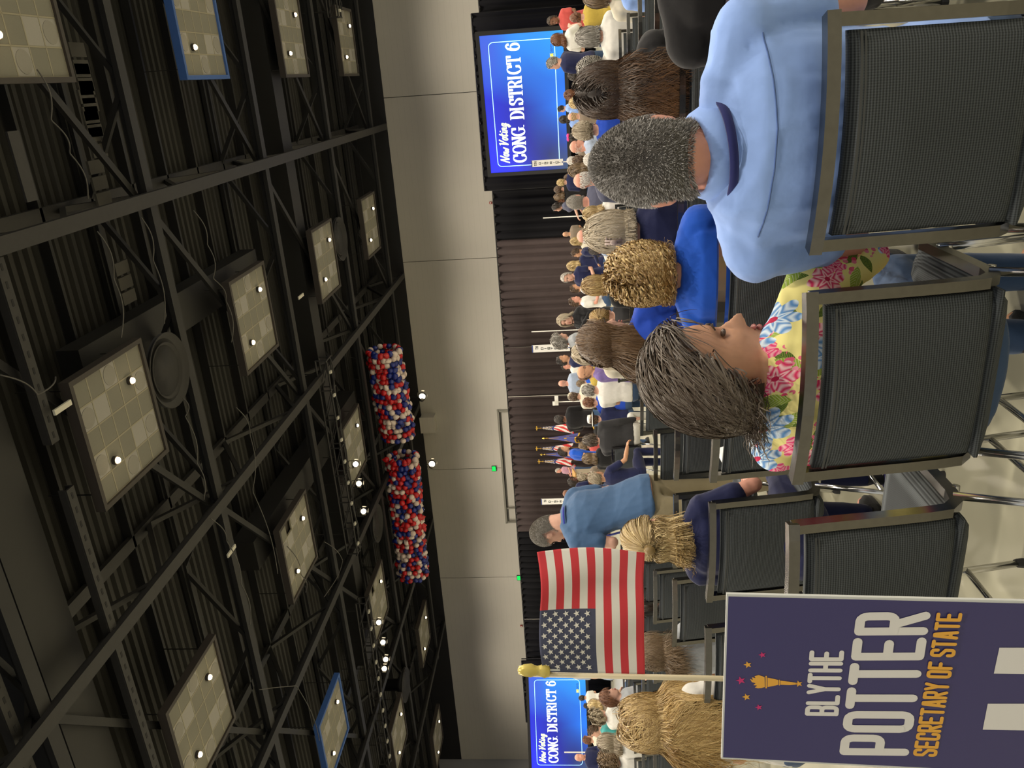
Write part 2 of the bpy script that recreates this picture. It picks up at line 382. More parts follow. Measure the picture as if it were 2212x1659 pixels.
# ------------------------------------------------------------------ round diffusers
ringlab = {0: 'large round ringed ceiling diffuser beside the largest tiled panel', 1: 'round ringed ceiling diffuser behind the third-row panel', 2: 'round ringed ceiling diffuser beside the second balloon net', 3: 'faint round ringed diffuser at the far left of the ceiling'}
ring_parts = []
for k, (r0, r1, z0) in enumerate([(.74, .86, 0), (.54, .64, .06), (.34, .44, .12), (.14, .24, .18)]):
    ring_parts.append(MB().lathe([(r0, z0 + .12), (r1, z0), (r1 + .02, z0 + .02), (r0 + .03, z0 + .16)], k=36).mesh('ring', M['beam_hi'], True))
neck = MB().lathe([(.86, .12), (.3, .45), (.3, 1.2)], k=28).mesh('neck', M['beam'], True)
hub = MB().lathe([(.01, .2), (.07, .22), (.01, .3)], k=16).mesh('hub', M['beam_hi'], True)
for k, (A, B) in enumerate([(1.747, .621), (3.335, .613), (3.262, 1.997), (3.335, 3.07)]):
    d = empty('round_diffuser', rp(A, B, -.05), 0, ringlab[k], 'vent', 'round ceiling diffusers')
    for r in ring_parts: link('ring', r, d)
    link('neck', neck, d); link('hub', hub, d)
# ------------------------------------------------------------------ lighting trusses
def stage_lamp(p, tgt, lab_, emit=True, size=.13, power=0, beams=1):
    p = np.array(p, float); o = empty('stage_lamp', p, 0, lab_, 'lamp', 'stage lamps')
    d = np.array(tgt, float) - p; d /= np.linalg.norm(d)
    q = Vector(d).to_track_quat('Z', 'Y')
    body = MB().lathe([(.02, -.34), (size * .8, -.3), (size, -.05), (size * 1.15, .12), (size * 1.1, .12), (size * .9, 0), (.02, 0)], k=14).build('housing', M['beam'], o, True); body.rotation_mode = 'QUATERNION'; body.rotation_quaternion = q
    lens = MB().lathe([(.005, .03), (size * .88, .03), (size * .88, .05), (.005, .06)], k=14).build('lens', M['lamp_lens'], o); lens.rotation_mode = 'QUATERNION'; lens.rotation_quaternion = q
    MB().tube([(0, 0, 0), (-size * 1.3, 0, .05), (-size * 1.3, 0, .25), (0, 0, .32), (size * 1.3, 0, .25), (size * 1.3, 0, .05), (0, 0, 0)], .012, 5).tube([(0, 0, .3), (0, 0, 1.9)], .018, 5).build('yoke', M['beam'], o)
    for s_ in range(4):
        a = s_ * PI / 2; R = np.array(q.to_matrix()); c0 = R @ np.array([math.cos(a) * size * 1.35, math.sin(a) * size * 1.35, .2])
        n = MB().box((0, 0, 0), (.16 if s_ % 2 else .012, .012 if s_ % 2 else .16, .2), R).build('barn_door', M['lamp_flap'], o); n.location = c0
    if power: spot('stage_beam', tuple(p + d * .25), power, 50, (1, .88, .7), .5, tgt, .15)
    return o
M['lamp_lens'] = plain('lamp_lens', (1, .86, .62, 1), .3, emit=9)
M['lamp_flap'] = plain('lamp_flap', (.5, .45, .36, 1), .4)
M['led'] = plain('white_clip', (.55, .53, .45, 1), .5)
def truss(a, b, lab_, nsq):
    a = np.array(a, float); b = np.array(b, float); o = empty('lighting_truss', a, 0, lab_, 'truss', 'lighting trusses')
    d = (b - a) / np.linalg.norm(b - a); s = np.array([-d[1], d[0], 0]) * .42; u = np.array([0, 0, .42])
    def P(nm, mb, mat=M['beam_hi'], **k): q = mb.build(nm, mat, o, **k); q.location = -Vector(a); return q
    for off in (0 * s, s, u, s + u): P('rail', MB().tube([a + off, b + off], .035, 6))
    n = max(3, int(np.linalg.norm(b - a) / 1.1))
    for i in range(n + 1):
        p = a + (b - a) * i / n
        P('rung', MB().bar(p - s * .3, p + s * 1.3, .05).bar(p, p + u, .04).bar(p + s, p + s + u, .04))
        if i < n:
            q = a + (b - a) * (i + 1) / n; P('lacing', MB().tube([p, q + u], .02, 5).tube([p + s, q + s + u], .02, 5))
    for i in range(nsq):
        p = a + (b - a) * (i + .5) / nsq + s * .9 - u * .18
        P('cable_clip', MB().box(p, (.1, .16, .06)), M['led'])
    P('cable', MB().tube([a + (b - a) * t + s * .6 + np.array([0, 0, -.1 - .05 * math.sin(t * 31)]) for t in np.linspace(0, 1, 30)], .025, 5))
    for t in (.08, .5, .92):
        p = a + (b - a) * t + u; P('hoist_chain', MB().tube([p, p + np.array([0, 0, 1.3])], .02, 5))
    return o
tz = -.35
truss(rp(2.84, .98, tz), rp(2.84, 1.86, tz), 'shorter lighting truss with white clips near the balloon nets', 9)
truss(rp(2.84, 2.12, tz), rp(2.80, 3.02, tz), 'longer lighting truss with white clips far to the left', 10)
truss(rp(3.70, -.62, tz), rp(3.70, -.28, tz), 'small lighting truss above the first big screen', 7)
TG = (-7, 34, 1.8)
for k, (X, Y) in enumerate([(768, 1003), (775, 1045), (785, 1105), (818, 1345), (827, 1388), (833, 1425), (830, 1445)]):
    p = onz(X, Y, ZT - .45)
    stage_lamp(p, (np.array([-6 - 1.5 * (k > 2), 33, 2.2]) * .35 + np.array([0, 0, 1.4]) * .65), 'glaring stage lamp with open flaps, %s of the %s' % (('first', 'second', 'third', 'first', 'second', 'third', 'last')[k], 'three on the shorter truss' if k < 3 else 'four hung below the longer truss'), size=.12)
    spot('stage_beam', tuple(p + np.array([0, .5, -.4])), 900 , 38, (1, .9, .75), .6, TG, .2)
for k, (X, Y) in enumerate([(912, 857), (933, 1003)]):
    p = ony(X, Y, 4.35 * H); stage_lamp(p, (np.array([-8, 30, 5]) if k else np.array([-3, 30, 5])), 'floodlight on the wall top by the %s balloon net' % ('first', 'second')[k], size=.2)
    spot('flood_beam', tuple(p + np.array([0, -.5, -.3])), 350, 120, (1, .92, .75), .8, (p[0] , 38, 3), .2)
    MB().tube([p, p + np.array([0, 0, 1.3])], .03, 6).build('lamp_drop_pipe', M['beam'], kind='structure')
# loose cables
def cable(pts, r=.02, lab_='', n=14):
    pts = np.array(pts, float); t = np.linspace(0, 1, len(pts)); tt = np.linspace(0, 1, n * len(pts))
    q = np.stack([np.interp(tt, t, pts[:, i]) for i in range(3)], 1)
    q[:, 2] -= .12 * np.abs(np.sin(tt * (len(pts) - 1) * PI)); q[:, 0] += .02 * np.sin(tt * 9)
    tag(MB().tube(q, r, 5).build('ceiling_cable', M['cable'], None, True), lab_, 'cable', 'cables looping between the roof beams')
M['cable'] = plain('grey_cable', (.07, .066, .058, 1), .5)
for px, lab_ in [([(210, 500), (245, 600), (262, 730)], 'thin grey cable hanging down to the largest ceiling panel'), ([(418, 455), (448, 530), (460, 600), (488, 650), (500, 740)], 'looping cable beside the second-row panel'),
    ([(305, 470), (330, 560), (355, 700)], 'sagging cable beside the round diffuser'), ([(0, 810), (80, 850), (120, 815)], 'pair of cables tied to the perforated channel'), ([(510, 880), (540, 940), (545, 1060), (600, 1240)], 'long double cable crossing behind the middle panel'),
    ([(620, 1180), (650, 1240), (660, 1280)], 'dangling cable by the panel with the missing tile'), ([(455, 1120), (490, 1170), (520, 1260), (540, 1350)], 'row of clipped cable along the beam at left'), ([(560, 1490), (640, 1480), (690, 1600)], 'cable by the blue-rimmed panel at far left'),
    ([(395, 860), (400, 900), (425, 1000), (440, 1080)], 'cable stapled along the beam past the diffuser'), ([(80, 150), (110, 260), (150, 330), (190, 430)], 'curved cable in the upper left bay'), ([(700, 1170), (740, 1210), (700, 1290)], 'short curling cable beside the far truss')]:
    cable([onz(X, Y, ZT - .15) for X, Y in px], .014, lab_)
for X, Y, l_ in [(135, 880, 'white tube lamp clipped to the perforated channel'), (500, 1190, 'pale tube lamp on the long cable'), (48, 360, 'pale metal sheet hung in the upper left bay'), (650, 640, 'small white cable box under the second-row panel')]:
    big = l_.startswith('pale metal')
    o = tag(MB().box((0, 0, 0), (1.15 if big else .1, .3 if big else .5, .04)).build('metal_sheet' if big else 'tube_lamp', M['beam_hi'] if big else M['led'], None), l_, 'sheet' if big else 'lamp'); o.location = onz(X, Y, ZT - .1)
M['vent_pane'] = plain('vent_pane', (.05, .047, .04, 1), .8)
# ladder-like windows of the roof deck seen in the upper left
for k, (X, Y) in enumerate([(175, 145), (185, 190), (195, 245), (205, 290), (215, 395), (270, 610)]):
    o = empty('roof_vent_panel', onz(X, Y, ZT + .9), 0, kind='structure')
    for a in (-1, 0, 1):
        MB().box((a * .34, 0, 0), (.28, .55, .05)).build('pane', M['vent_pane'], o)
M['exit'] = plain('exit_green', (0, .8, .1, 1), .4, emit=.9)
# wall mounted box, exit signs, call points
p = ony(928, 908, YW); o = empty('vent_box', p, 0, 'pale boxy vent on the wall top between the two floodlights', 'vent')
MB().box((0, -.35, 0), (.95, .7, .8)).build('housing', M['wall'], o); MB().box((0, -.71, 0), (1.0, .03, .9)).build('face_plate', M['wall'], o)
for X, Y, l_ in [(1067, 1012, 'green exit sign at the corner of the overhead door'), (1121, 1248, 'green exit sign low on the wall at left'), ]:
    p = ony(X, Y, YW - .05); o = empty('exit_sign', p, 0, l_, 'sign', 'green exit signs')
    MB().box((0, 0, 0), (.36, .06, .27)).build('housing', M['black'], o)
    MB().box((0, -.035, 0), (.3, .01, .21)).build('lit_face', M['exit'], o)
    cu = bpy.data.curves.new('letters', 'FONT'); cu.body = 'EXIT'; cu.size = .13; cu.align_x = 'CENTER'; cu.align_y = 'CENTER'; cu.materials.append(M['black'])
    t0 = bpy.data.objects.new('t', cu); me = bpy.data.meshes.new_from_object(t0); bpy.data.objects.remove(t0)
    t = link('lettering', me, o, (0, -.045, 0)); t.rotation_euler = (PI / 2, 0, 0)
M['red'] = plain('red_plastic', (.25, .02, .01, 1), .5)
for X, Y, l_ in [(1060, 438, 'small red alarm box on the wall above the first screen'), (1126, 1352, 'small red alarm box on the wall at left')]:
    p = ony(X, Y, YW - .05); o = empty('alarm_box', p, 0, l_, 'alarm')
    MB().box((0, 0, 0), (.12, .08, .14)).build('housing', M['red'], o); MB().ell((0, -.05, 0), (.035, .03, .035), 8, 6).build('strobe', M['white'], o)
# ------------------------------------------------------------------ balloon nets
def balloon_me(col):
    m_ = plain('balloon_' + col, {'red': (.5, .012, .015, 1), 'blue': (.01, .022, .19, 1), 'white': (.68, .56, .5, 1)}[col], .25)
    pr = [(.004, -.155), (.018, -.15), (.008, -.135), (.03, -.12), (.075, -.075), (.105, -.02), (.113, .03), (.1, .075), (.06, .108), (.004, .12)]
    return MB().lathe(pr, k=12).mesh('balloon', m_, True)
BAL = {c: balloon_me(c) for c in ('red', 'blue', 'white')}
net_mat = plain('net_cord', (.03, .03, .03, 1), .7)
bcount = 0
for k, (pts) in enumerate([((790, 760), (868, 757), (825, 940), (895, 940)), ((834, 990), (903, 986), (860, 1240), (926, 1238))]):
    D = 3.62 * H
    tl, bl, t2, b2 = [ony(X, Y, D) for X, Y in pts]
    a = (tl + bl) / 2; b = (t2 + b2) / 2; rz = (abs(tl[2] - bl[2]) + abs(t2[2] - b2[2])) / 4 * .93; L = np.linalg.norm(b - a)
    name = ('first', 'second')[k]
    net = empty('balloon_net', a, 0, '%s drop net slung under the roof, full of balloons' % ('shorter' if k == 0 else 'longer'), 'net')
    ax = (b - a) / L; mb = MB()
    for i in range(12):
        th = i * PI / 6; off = np.array([0, math.cos(th), math.sin(th)]) * (rz + .06); mb.tube([off - ax * .1 * 0, b - a + off], .006, 4)
    for i in range(int(L / .35) + 1):
        c = ax * min(i * .35, L); mb.tube([c + np.array([0, math.cos(t), math.sin(t)]) * (rz + .06) for t in np.linspace(0, 2 * PI, 17)], .006, 4)
    mb.build('netting', net_mat, net, kind='stuff')
    for t in (.1, .35, .6, .85):
        MB().tube([ax * L * t + np.array([0, 0, rz]), ax * L * t + np.array([.2, 0, rz + .9])], .012, 5).build('tie_cord', net_mat, net)
    st = .25; inner = {c: MB() for c in BAL}
    cells = []
    nx = int(L / st)
    for i in range(nx + 1):
        for q in range(int(2 * PI * rz / st)):
            cells.append((i, q, int(2 * PI * rz / st)))
    for (i, q, nq) in cells:
        th = (q + .5 * (i % 2)) * 2 * PI / nq + RNG.normal(0, .04)
        # the side turned to the hall and the floor
        c = a + ax * (i * L / nx + RNG.normal(0, .02)) + np.array([0, -math.cos(th), math.sin(th)]) * (rz + RNG.normal(-.05, .04)) + np.array([0, 0, RNG.normal(0, .02)])
        hue = RNG.choice(['red', 'blue', 'white'], p=[.34, .32, .34])
        front = math.cos(th) > -.45 and math.sin(th) < .93 and (math.cos(th) > .05 or math.sin(th) < 0)
        rot = Vector(RNG.normal(size=3)).to_track_quat('Z', 'Y')
        if front and bcount < (140, 298)[k]:
            o = link('balloon', BAL[hue], None, tuple(c), label='%s balloon %s, %s of the %s drop net' % (hue, ('at the lower side', 'midway up', 'at the upper side')[0 if math.sin(th) < -.4 else 1 if math.sin(th) < .35 else 2], ('at the near end', 'in the second fifth', 'in the middle', 'in the fourth fifth', 'at the far end')[min(4, int(5 * i / (nx + 1)))], 'shorter' if k == 0 else 'longer'), category='balloon', group='balloons in the %s drop net' % ('shorter' if k == 0 else 'longer'))
            o.rotation_mode = 'QUATERNION'; o.rotation_quaternion = rot; bcount += 1; s = float(RNG.uniform(1.2, 1.4)); o.scale = (s, s, s)
        else:
            inner[hue].ell(c, (.135, .135, .14), 8, 6)
    for hue in inner:
        if inner[hue].v:
            q = inner[hue].build('balloon', BAL[hue].materials[0], net, True, kind='stuff'); q.location = tuple(-a)
# ------------------------------------------------------------------ lettering from pen strokes
def arc(cx, cy, rx, ry, a0, a1, n=10):
    return [(cx + rx * math.cos(math.radians(a0 + (a1 - a0) * i / n)), cy + ry * math.sin(math.radians(a0 + (a1 - a0) * i / n))) for i in range(n + 1)]
# condensed block glyphs on a 1 wide x 1 high cell (stroke centre lines run along the cell inset)
def G_block(ch):
    r = .3; ry = .13
    O = [(0, ry)] + arc(r, ry, r, ry, 180, 270, 4) + arc(1 - r, ry, r, ry, 270, 360, 4) + arc(1 - r, 1 - ry, r, ry, 0, 90, 4) + arc(r, 1 - ry, r, ry, 90, 180, 4) + [(0, ry)]
    bowl = lambda y0, y1: [(0, y1), (1 - r, y1)] + arc(1 - r, y1 - ry, r, ry, 90, 0, 4) + arc(1 - r, y0 + ry, r, ry, 0, -90, 4) + [(0, y0)]
    D = {'P': [[(0, 0), (0, 1)], bowl(.42, 1)], 'R': [[(0, 0), (0, 1)], bowl(.46, 1), [(.45, .46), (1, 0)]], 'B': [[(0, 0), (0, 1)], bowl(.5, 1), bowl(0, .5)],
         'O': [O], 'T': [[(.5, 0), (.5, 1)], [(0, 1), (1, 1)]], 'E': [[(1, 1), (0, 1), (0, 0), (1, 0)], [(0, .5), (.85, .5)]], 'L': [[(0, 1), (0, 0), (1, 0)]],
         'Y': [[(0, 1), (.5, .45), (1, 1)], [(.5, .45), (.5, 0)]], 'H': [[(0, 0), (0, 1)], [(1, 0), (1, 1)], [(0, .5), (1, .5)]], 'F': [[(0, 0), (0, 1), (1, 1)], [(0, .5), (.85, .5)]],
         'A': [[(0, 0), (.35, 1), (.65, 1), (1, 0)], [(.1, .28), (.9, .28)]], 'C': [[(1, .72), (1, 1 - ry)] + arc(1 - r, 1 - ry, r, ry, 0, 90, 4)[1:] + arc(r, 1 - ry, r, ry, 90, 180, 4) + arc(r, ry, r, ry, 180, 270, 4) + arc(1 - r, ry, r, ry, 270, 360, 4) + [(1, .28)]],
         'S': [[(1, .75), (1, 1 - ry)] + arc(1 - r, 1 - ry, r, ry, 0, 90, 4)[1:] + arc(r, 1 - ry, r, ry, 90, 180, 4) + [(0, .62), (1, .38)] + arc(1 - r, ry, r, ry, 0, -90, 4) + arc(r, ry, r, ry, 270, 180, 4) + [(0, .25)]],
         'I': [[(.5, 0), (.5, 1)]], 'D': [[(0, 0), (0, 1)], bowl(0, 1)], 'N': [[(0, 0), (0, 1), (1, 0), (1, 1)]], '1': [[(.1, .8), (.5, 1), (.5, 0)]], '2': [[(0, .75)] + arc(.5, .75, .5, .25, 180, 0, 8) + [(0, 0), (1, 0)]],
         '5': [[(1, 1), (.1, 1), (.05, .55)] + arc(.5, .3, .5, .3, 120, -150, 8)], '6': [arc(.5, .3, .5, .3, 150, 510, 12), [(.08, .45), (.6, 1)]]}
    return D.get(ch, [])
# high contrast serif glyphs: verticals thick, hairline serifs
def G_serif(ch):
    sf = lambda x, y, w=.2: [(x - w, y), (x + w, y)]
    D = {'C': [arc(.52, .5, .47, .5, 42, 318, 20), [(.88, .66), (.88, .98)], [(.88, .34), (.88, .1)]], 'O': [arc(.5, .5, .46, .5, 0, 360, 24)],
         'N': [[(.14, 0), (.14, 1)], [(.14, 1), (.84, 0)], [(.84, 0), (.84, 1)], sf(.14, 0, .12), sf(.1, 1, .1), sf(.84, 1, .12)],
         'G': [arc(.5, .5, .47, .5, 42, 300, 20), [(.86, .68), (.86, .98)], [(.84, .08), (.84, .42)], sf(.84, .44, .16)],
         '.': [[(.1, .05), (.12, .05)]], 'D': [[(.18, 0), (.18, 1)], [(.02, 1), (.4, 1)] + arc(.4, .5, .5, .5, 90, -90, 14) + [(.02, 0)]],
         'I': [[(.2, 0), (.2, 1)], sf(.2, 0), sf(.2, 1)], 'S': [[(.82, .7), (.82, .98)], [(.14, .3), (.14, .02)], arc(.48, .75, .34, .25, 30, 200, 10) + arc(.5, .26, .36, .26, 60, -170, 12)],
         'T': [[(.5, 0), (.5, 1)], [(.04, 1), (.96, 1)], [(.05, 1), (.05, .7)], [(.95, 1), (.95, .7)], sf(.5, 0)],
         'R': [[(.18, 0), (.18, 1)], sf(.16, 0, .16), [(.02, 1), (.45, 1)] + arc(.45, .76, .34, .24, 90, -90, 10) + [(.18, .52)], [(.45, .52), (.7, .3), (.78, .02), (.95, .02)]],
         '6': [arc(.5, .33, .38, .33, 0, 360, 16), [(.12, .33), (.14, .6), (.3, .88), (.6, 1), (.8, .9), (.82, .78)]]}
    return D.get(ch, [])
SCRIPT = {'N': [[(0, 0), (.25, 1), (.65, 0), (.95, 1.02)]], 'o': [arc(.5, .3, .3, .3, 90, 450, 12), [(.62, .58), (1, .5)]], 'w': [[(.02, .58), (.1, .1), (.3, 0), (.5, .4), (.55, .05), (.75, 0), (.98, .58)]],
          'V': [[(.02, .95), (.2, 1), (.35, 0), (.95, 1.02)]], 't': [[(.4, .95), (.3, .1), (.5, 0), (.8, .15)], [(.05, .62), (.85, .66)]], 'i': [[(.4, .55), (.35, .08), (.55, 0), (.8, .15)], [(.48, .82), (.5, .84)]],
          'n': [[(.1, 0), (.15, .55), (.2, .3), (.5, .58), (.65, .4), (.65, .08), (.95, .08)]], 'g': [arc(.45, .3, .28, .28, 40, 400, 12), [(.72, .55), (.68, -.25), (.4, -.42), (.15, -.25), (.9, .12)]]}
def stroke_mesh(polys, nib, T, mb=None, lift=None):
    """polys: polylines in 2-D; nib (rx, ry) of the pen; T maps (n,2) to 3-D"""
    mb = mb or MB(); k = 12; an = np.arange(k) * 2 * PI / k; E_ = np.stack([np.cos(an) * nib[0], np.sin(an) * nib[1]], 1)
    for pl in polys:
        pl = np.array(pl, float)
        for a, b in zip(pl[:-1], pl[1:]):
            pts = np.concatenate([a + E_, b + E_]); d = b - a
            # convex hull of the two nib ellipses (monotone chain)
            P = sorted(map(tuple, pts.round(6)))
            def half(P):
                h = []
                for p in P:
                    while len(h) > 1 and (h[-1][0] - h[-2][0]) * (p[1] - h[-2][1]) - (h[-1][1] - h[-2][1]) * (p[0] - h[-2][0]) <= 0: h.pop()
                    h.append(p)
                return h
            hull = half(P)[:-1] + half(P[::-1])[:-1]
            q_ = T(np.array(hull)); q_ = q_ if lift is None else q_ + np.array(lift) * (len(mb.v) * 1.2e-5); mb.add(q_, [tuple(range(len(hull)))])
    return mb
def text_polys(txt, glyph, h, cw, sp, widths={}, space=.6, shear=0):
    out = []; x = 0
    for ch in txt:
        if ch == ' ': x += space * cw; continue
        w_ = widths.get(ch, 1) * cw
        for pl in glyph(ch): out.append([(x + px * w_ + py * h * shear, py * h) for px, py in pl])
        x += w_ + sp
    return out, x - sp
def star_poly(cx, cy, r, rot=90):
    return [(cx + (r if i % 2 == 0 else r * .42) * math.cos(math.radians(rot + i * 36)), cy + (r if i % 2 == 0 else r * .42) * math.sin(math.radians(rot + i * 36))) for i in range(10)]
# ------------------------------------------------------------------ drapes
YD = 38.0
def drape(x0, x1, z0, z1, y, mat, label, amp=.09, wl=.42):
    p = empty('stage_drape', ((x0 + x1) / 2, y, 0), 0, label, 'drape', 'drapes along the stage wall')
    n = max(1, round((x1 - x0) / 3.0)); 
    for i in range(n):
        a = x0 + (x1 - x0) * i / n; b = x0 + (x1 - x0) * (i + 1) / n; mb = MB(); k = int((b - a) / .05)
        xs = np.linspace(a, b, k); ph = RNG.uniform(0, 6)
        yy = y + amp * np.sin(xs * 2 * PI / wl + ph + .8 * np.sin(xs * 1.7)) + .03 * np.sin(xs * 31)
        zs = np.linspace(z0, z1, 5); V = []
        for j, z in enumerate(zs):
            f = 1 - .35 * j / 4; V.append(np.stack([xs, y + (yy - y) * f, np.full(k, z)], 1))
        V = np.concatenate(V) - np.array([(x0 + x1) / 2, y, 0])
        F = [(j * k + q, j * k + q + 1, (j + 1) * k + q + 1, (j + 1) * k + q) for j in range(4) for q in range(k - 1)]
        mb.add(V, F); o = mb.build('drape_panel', mat, p, True)
        o.modifiers.new('thickness', 'SOLIDIFY').thickness = .02
    MB().tube([(x0 - (x0 + x1) / 2, 0, z1 + .03), (x1 - (x0 + x1) / 2, 0, z1 + .03)], .03, 8).build('cross_bar', M['black'], p)
    for i in range(n + 1):
        X_ = x0 + (x1 - x0) * i / n - (x0 + x1) / 2; mb = MB().tube([(X_, .15, 0), (X_, .15, z1 + .05)], .03, 8); mb.build('upright', M['black'], p)
    return p
def zat(X, Y, y): return float(ony(X, Y, y)[2])
def xat(X, Y, y): return float(ony(X, Y, y)[0])
zd = (zat(1070, 450, YD) + zat(1135, 1400, YD)) / 2
s1r, s1l = xat(1035, 30, YD - .6), xat(1060, 412, YD - .6); s2r = xat(1130, 1427, YD - .6)
drape(xat(1070, 520, YD), s1r + 6, 0, zd, YD, M['drape_black'], 'black drape run behind the first big screen and to its right')
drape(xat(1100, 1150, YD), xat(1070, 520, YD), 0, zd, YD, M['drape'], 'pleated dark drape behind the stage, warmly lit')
drape(XL + .5, xat(1100, 1150, YD), 0, zd, YD, M['drape_black'], 'black drape run behind the second screen and beside it')
# ------------------------------------------------------------------ screens
def screen_mat():
    m, n, l, b = newmat('screen_picture')
    tc = n.new('ShaderNodeTexCoord'); sep = n.new('ShaderNodeSeparateXYZ'); l.new(tc.outputs['Generated'], sep.inputs[0])
    cmb = n.new('ShaderNodeCombineXYZ'); l.new(sep.outputs['X'], cmb.inputs[0]); l.new(sep.outputs['Z'], cmb.inputs[1])
    def blob(x, y, sx, sy):
        mp = n.new('ShaderNodeMapping'); mp.vector_type = 'POINT'; mp.inputs['Location'].default_value = (-x / sx, -y / sy, 0); mp.inputs['Scale'].default_value = (1 / sx, 1 / sy, 0)
        l.new(cmb.outputs[0], mp.inputs[0]); g = n.new('ShaderNodeTexGradient'); g.gradient_type = 'SPHERICAL'; l.new(mp.outputs[0], g.inputs[0]); return g.outputs['Fac']
    cur = None; base = (.008, .028, .62, 1)
    for (x, y, sx, sy, c) in [(.0, 1.0, .8, .7, (.02, .03, .95, 1)), (.42, .35, .45, .7, (.01, .012, .3, 1)), (.5, .0, .5, .55, (.01, .22, .95, 1)), (.98, .5, .5, .8, (.02, .3, .95, 1)), (1.0, .02, .35, .5, (.02, .4, 1, 1)), (.12, .22, .35, .45, (.015, .03, .18, 1)), (.0, .0, .25, .3, (.05, .09, .14, 1)), (.9, .95, .35, .3, (.05, .12, .75, 1))]:
        mx = n.new('ShaderNodeMixRGB'); l.new(blob(x, y, sx, sy), mx.inputs[0])
        if cur is None: mx.inputs[1].default_value = base
        else: l.new(cur, mx.inputs[1])
        mx.inputs[2].default_value = c; cur = mx.outputs[0]
    b.inputs['Base Color'].default_value = (0, 0, 0, 1); l.new(cur, b.inputs['Emission Color']); b.inputs['Emission Strength'].default_value = 1.0
    return m
M['screen'] = screen_mat()
M['s_white'] = plain('screen_white', (.85, .93, 1, 1), .5, emit=1.0); M['s_line'] = plain('screen_line', (.35, .7, 1, 1), .5, emit=1.0)
M['s_yellow'] = plain('screen_yellow', (.9, 1, .45, 1), .5, emit=1.0); M['s_gold'] = plain('screen_gold', (1, .85, .05, 1), .5, emit=1.0)
SW_, SH_ = .1621 * 35.2, .0985 * 35.2
def screen(TR, D, th, label, k_=1.0):
    """TR: photo pixel of the picture's upper right corner; D: distance of its plane; th: toe-in"""
    n_ = np.array([math.sin(th), math.cos(th), 0.0]); r_ = ray(*TR); tr = np.array([0, 0, ZC]) + r_ * D / (n_ @ r_)
    W, Hh = SW_ * k_, SH_ * k_; rz = -th; x0 = tr[0] - W * math.cos(rz); y0 = tr[1] - W * math.sin(rz); z1 = tr[2]; z0 = z1 - Hh
    o = empty('projection_screen', (x0, y0, 0), rz, label, 'screen', 'big screens beside the stage')
    MB().box((W / 2, .04, z0 + Hh / 2), (W, .05, Hh)).build('picture', M['screen'], o)
    f = .16; mb = MB()
    mb.box((W / 2, .03, z1 + f / 2), (W + 2 * f, .09, f)).box((W / 2, .03, z0 - f / 2), (W + 2 * f, .09, f)).box((-f / 2, .03, z0 + Hh / 2), (f, .09, Hh)).box((W + f / 2, .03, z0 + Hh / 2), (f, .09, Hh)); mb.build('frame', M['black'], o)
    for x in (.2, W - .2): MB().bar((x, .05, 0), (x, .05, z0), .08).bar((x, -.4, .03), (x, .6, .03), .06).build('leg', M['black'], o)
    def T(off): return lambda p: np.stack([p[:, 0] * W / 16, np.full(len(p), off), z0 + p[:, 1] * Hh / 9], 1)
    r = .5; fr = [(.75 + r, 8.1)] + [(15.2 - r, 8.1)] + arc(15.2 - r, 8.1 - r, r, r, 90, 0, 5) + arc(15.2 - r, .95 + r, r, r, 0, -90, 5) + arc(.75 + r, .95 + r, r, r, 270, 180, 5) + arc(.75 + r, 8.1 - r, r, r, 180, 90, 5)
    stroke_mesh([fr], (.045, .04), T(.008)).build('border_line', M['s_line'], o)
    w_ = {'I': .42, '.': .3, '6': .9, 'T': .92, 'S': .85}
    pl, L = text_polys('CONG. DISTRICT 6', G_serif, 1.5, .82, .14, w_, .5)
    pl = [[(1.2 + x * 13.8 / L, 4.75 + y_) for x, y_ in q] for q in pl]
    stroke_mesh(pl, (.135, .045), T(.006)).build('large_lettering', M['s_white'], o)
    pl, L = text_polys('Now Voting', lambda c: SCRIPT.get(c, []), .95, .48, .02, {'N': 1.4, 'V': 1.2, 'i': .6, 't': .8, 'w': 1.2}, .6, .25)
    pl = [[(1.2 + x * 4.8 / L, 6.75 + y_) for x, y_ in q] for q in pl]
    stroke_mesh(pl, (.085, .06), T(.004)).build('script_lettering', M['s_yellow'], o)
    pl, L = text_polys('IN', G_block, .3, .2, .1, {}); pl = [[(13.0 + x, 1.15 + y_) for x, y_ in q] for q in pl]
    stroke_mesh(pl, (.06, .045), T(.003)).build('small_logo', M['s_gold'], o)
    cu = bpy.data.curves.new('t', 'FONT'); cu.body = 'DEMS'; cu.size = .45 * W / 16; cu.materials.append(M['s_navy']); t0 = bpy.data.objects.new('t', cu); me = bpy.data.meshes.new_from_object(t0); bpy.data.objects.remove(t0)
    t = link('small_logo', me, o, (13.5 * W / 16, .003, z0 + 1.15 * Hh / 9)); t.rotation_euler = (PI / 2, 0, 0)
    return x0, tr[0], z0, z1
M['s_navy'] = plain('screen_navy', (.01, .02, .3, 1), .5, emit=.8)
sx0, sx1, sz0, sz1 = screen((1035, 78), 35.2, .15, 'first big screen reading CONG. DISTRICT 6, near the upper picture edge')
th2 = -.40; n2 = np.array([math.sin(th2), math.cos(th2), 0.0]); ra, rb = ray(1141.5, 1459), ray(1264, 1456)
D2 = SH_ / (ra[2] / (n2 @ ra) - rb[2] / (n2 @ rb))
qx0, qx1, qz0, qz1 = screen((1141.5, 1459), D2 * .93, th2, 'second big screen reading CONG. DISTRICT 6, cut by the lower picture edge', .93)
def to_px(P):
    d_ = np.array(P) - np.array([0, 0, ZC]); f_ = d_ @ fw; return (1106 - (d_ @ U_) / f_ * F_PX, 1659 - 829.5 - (d_ @ R_) / f_ * F_PX)
y_m = YD - .3
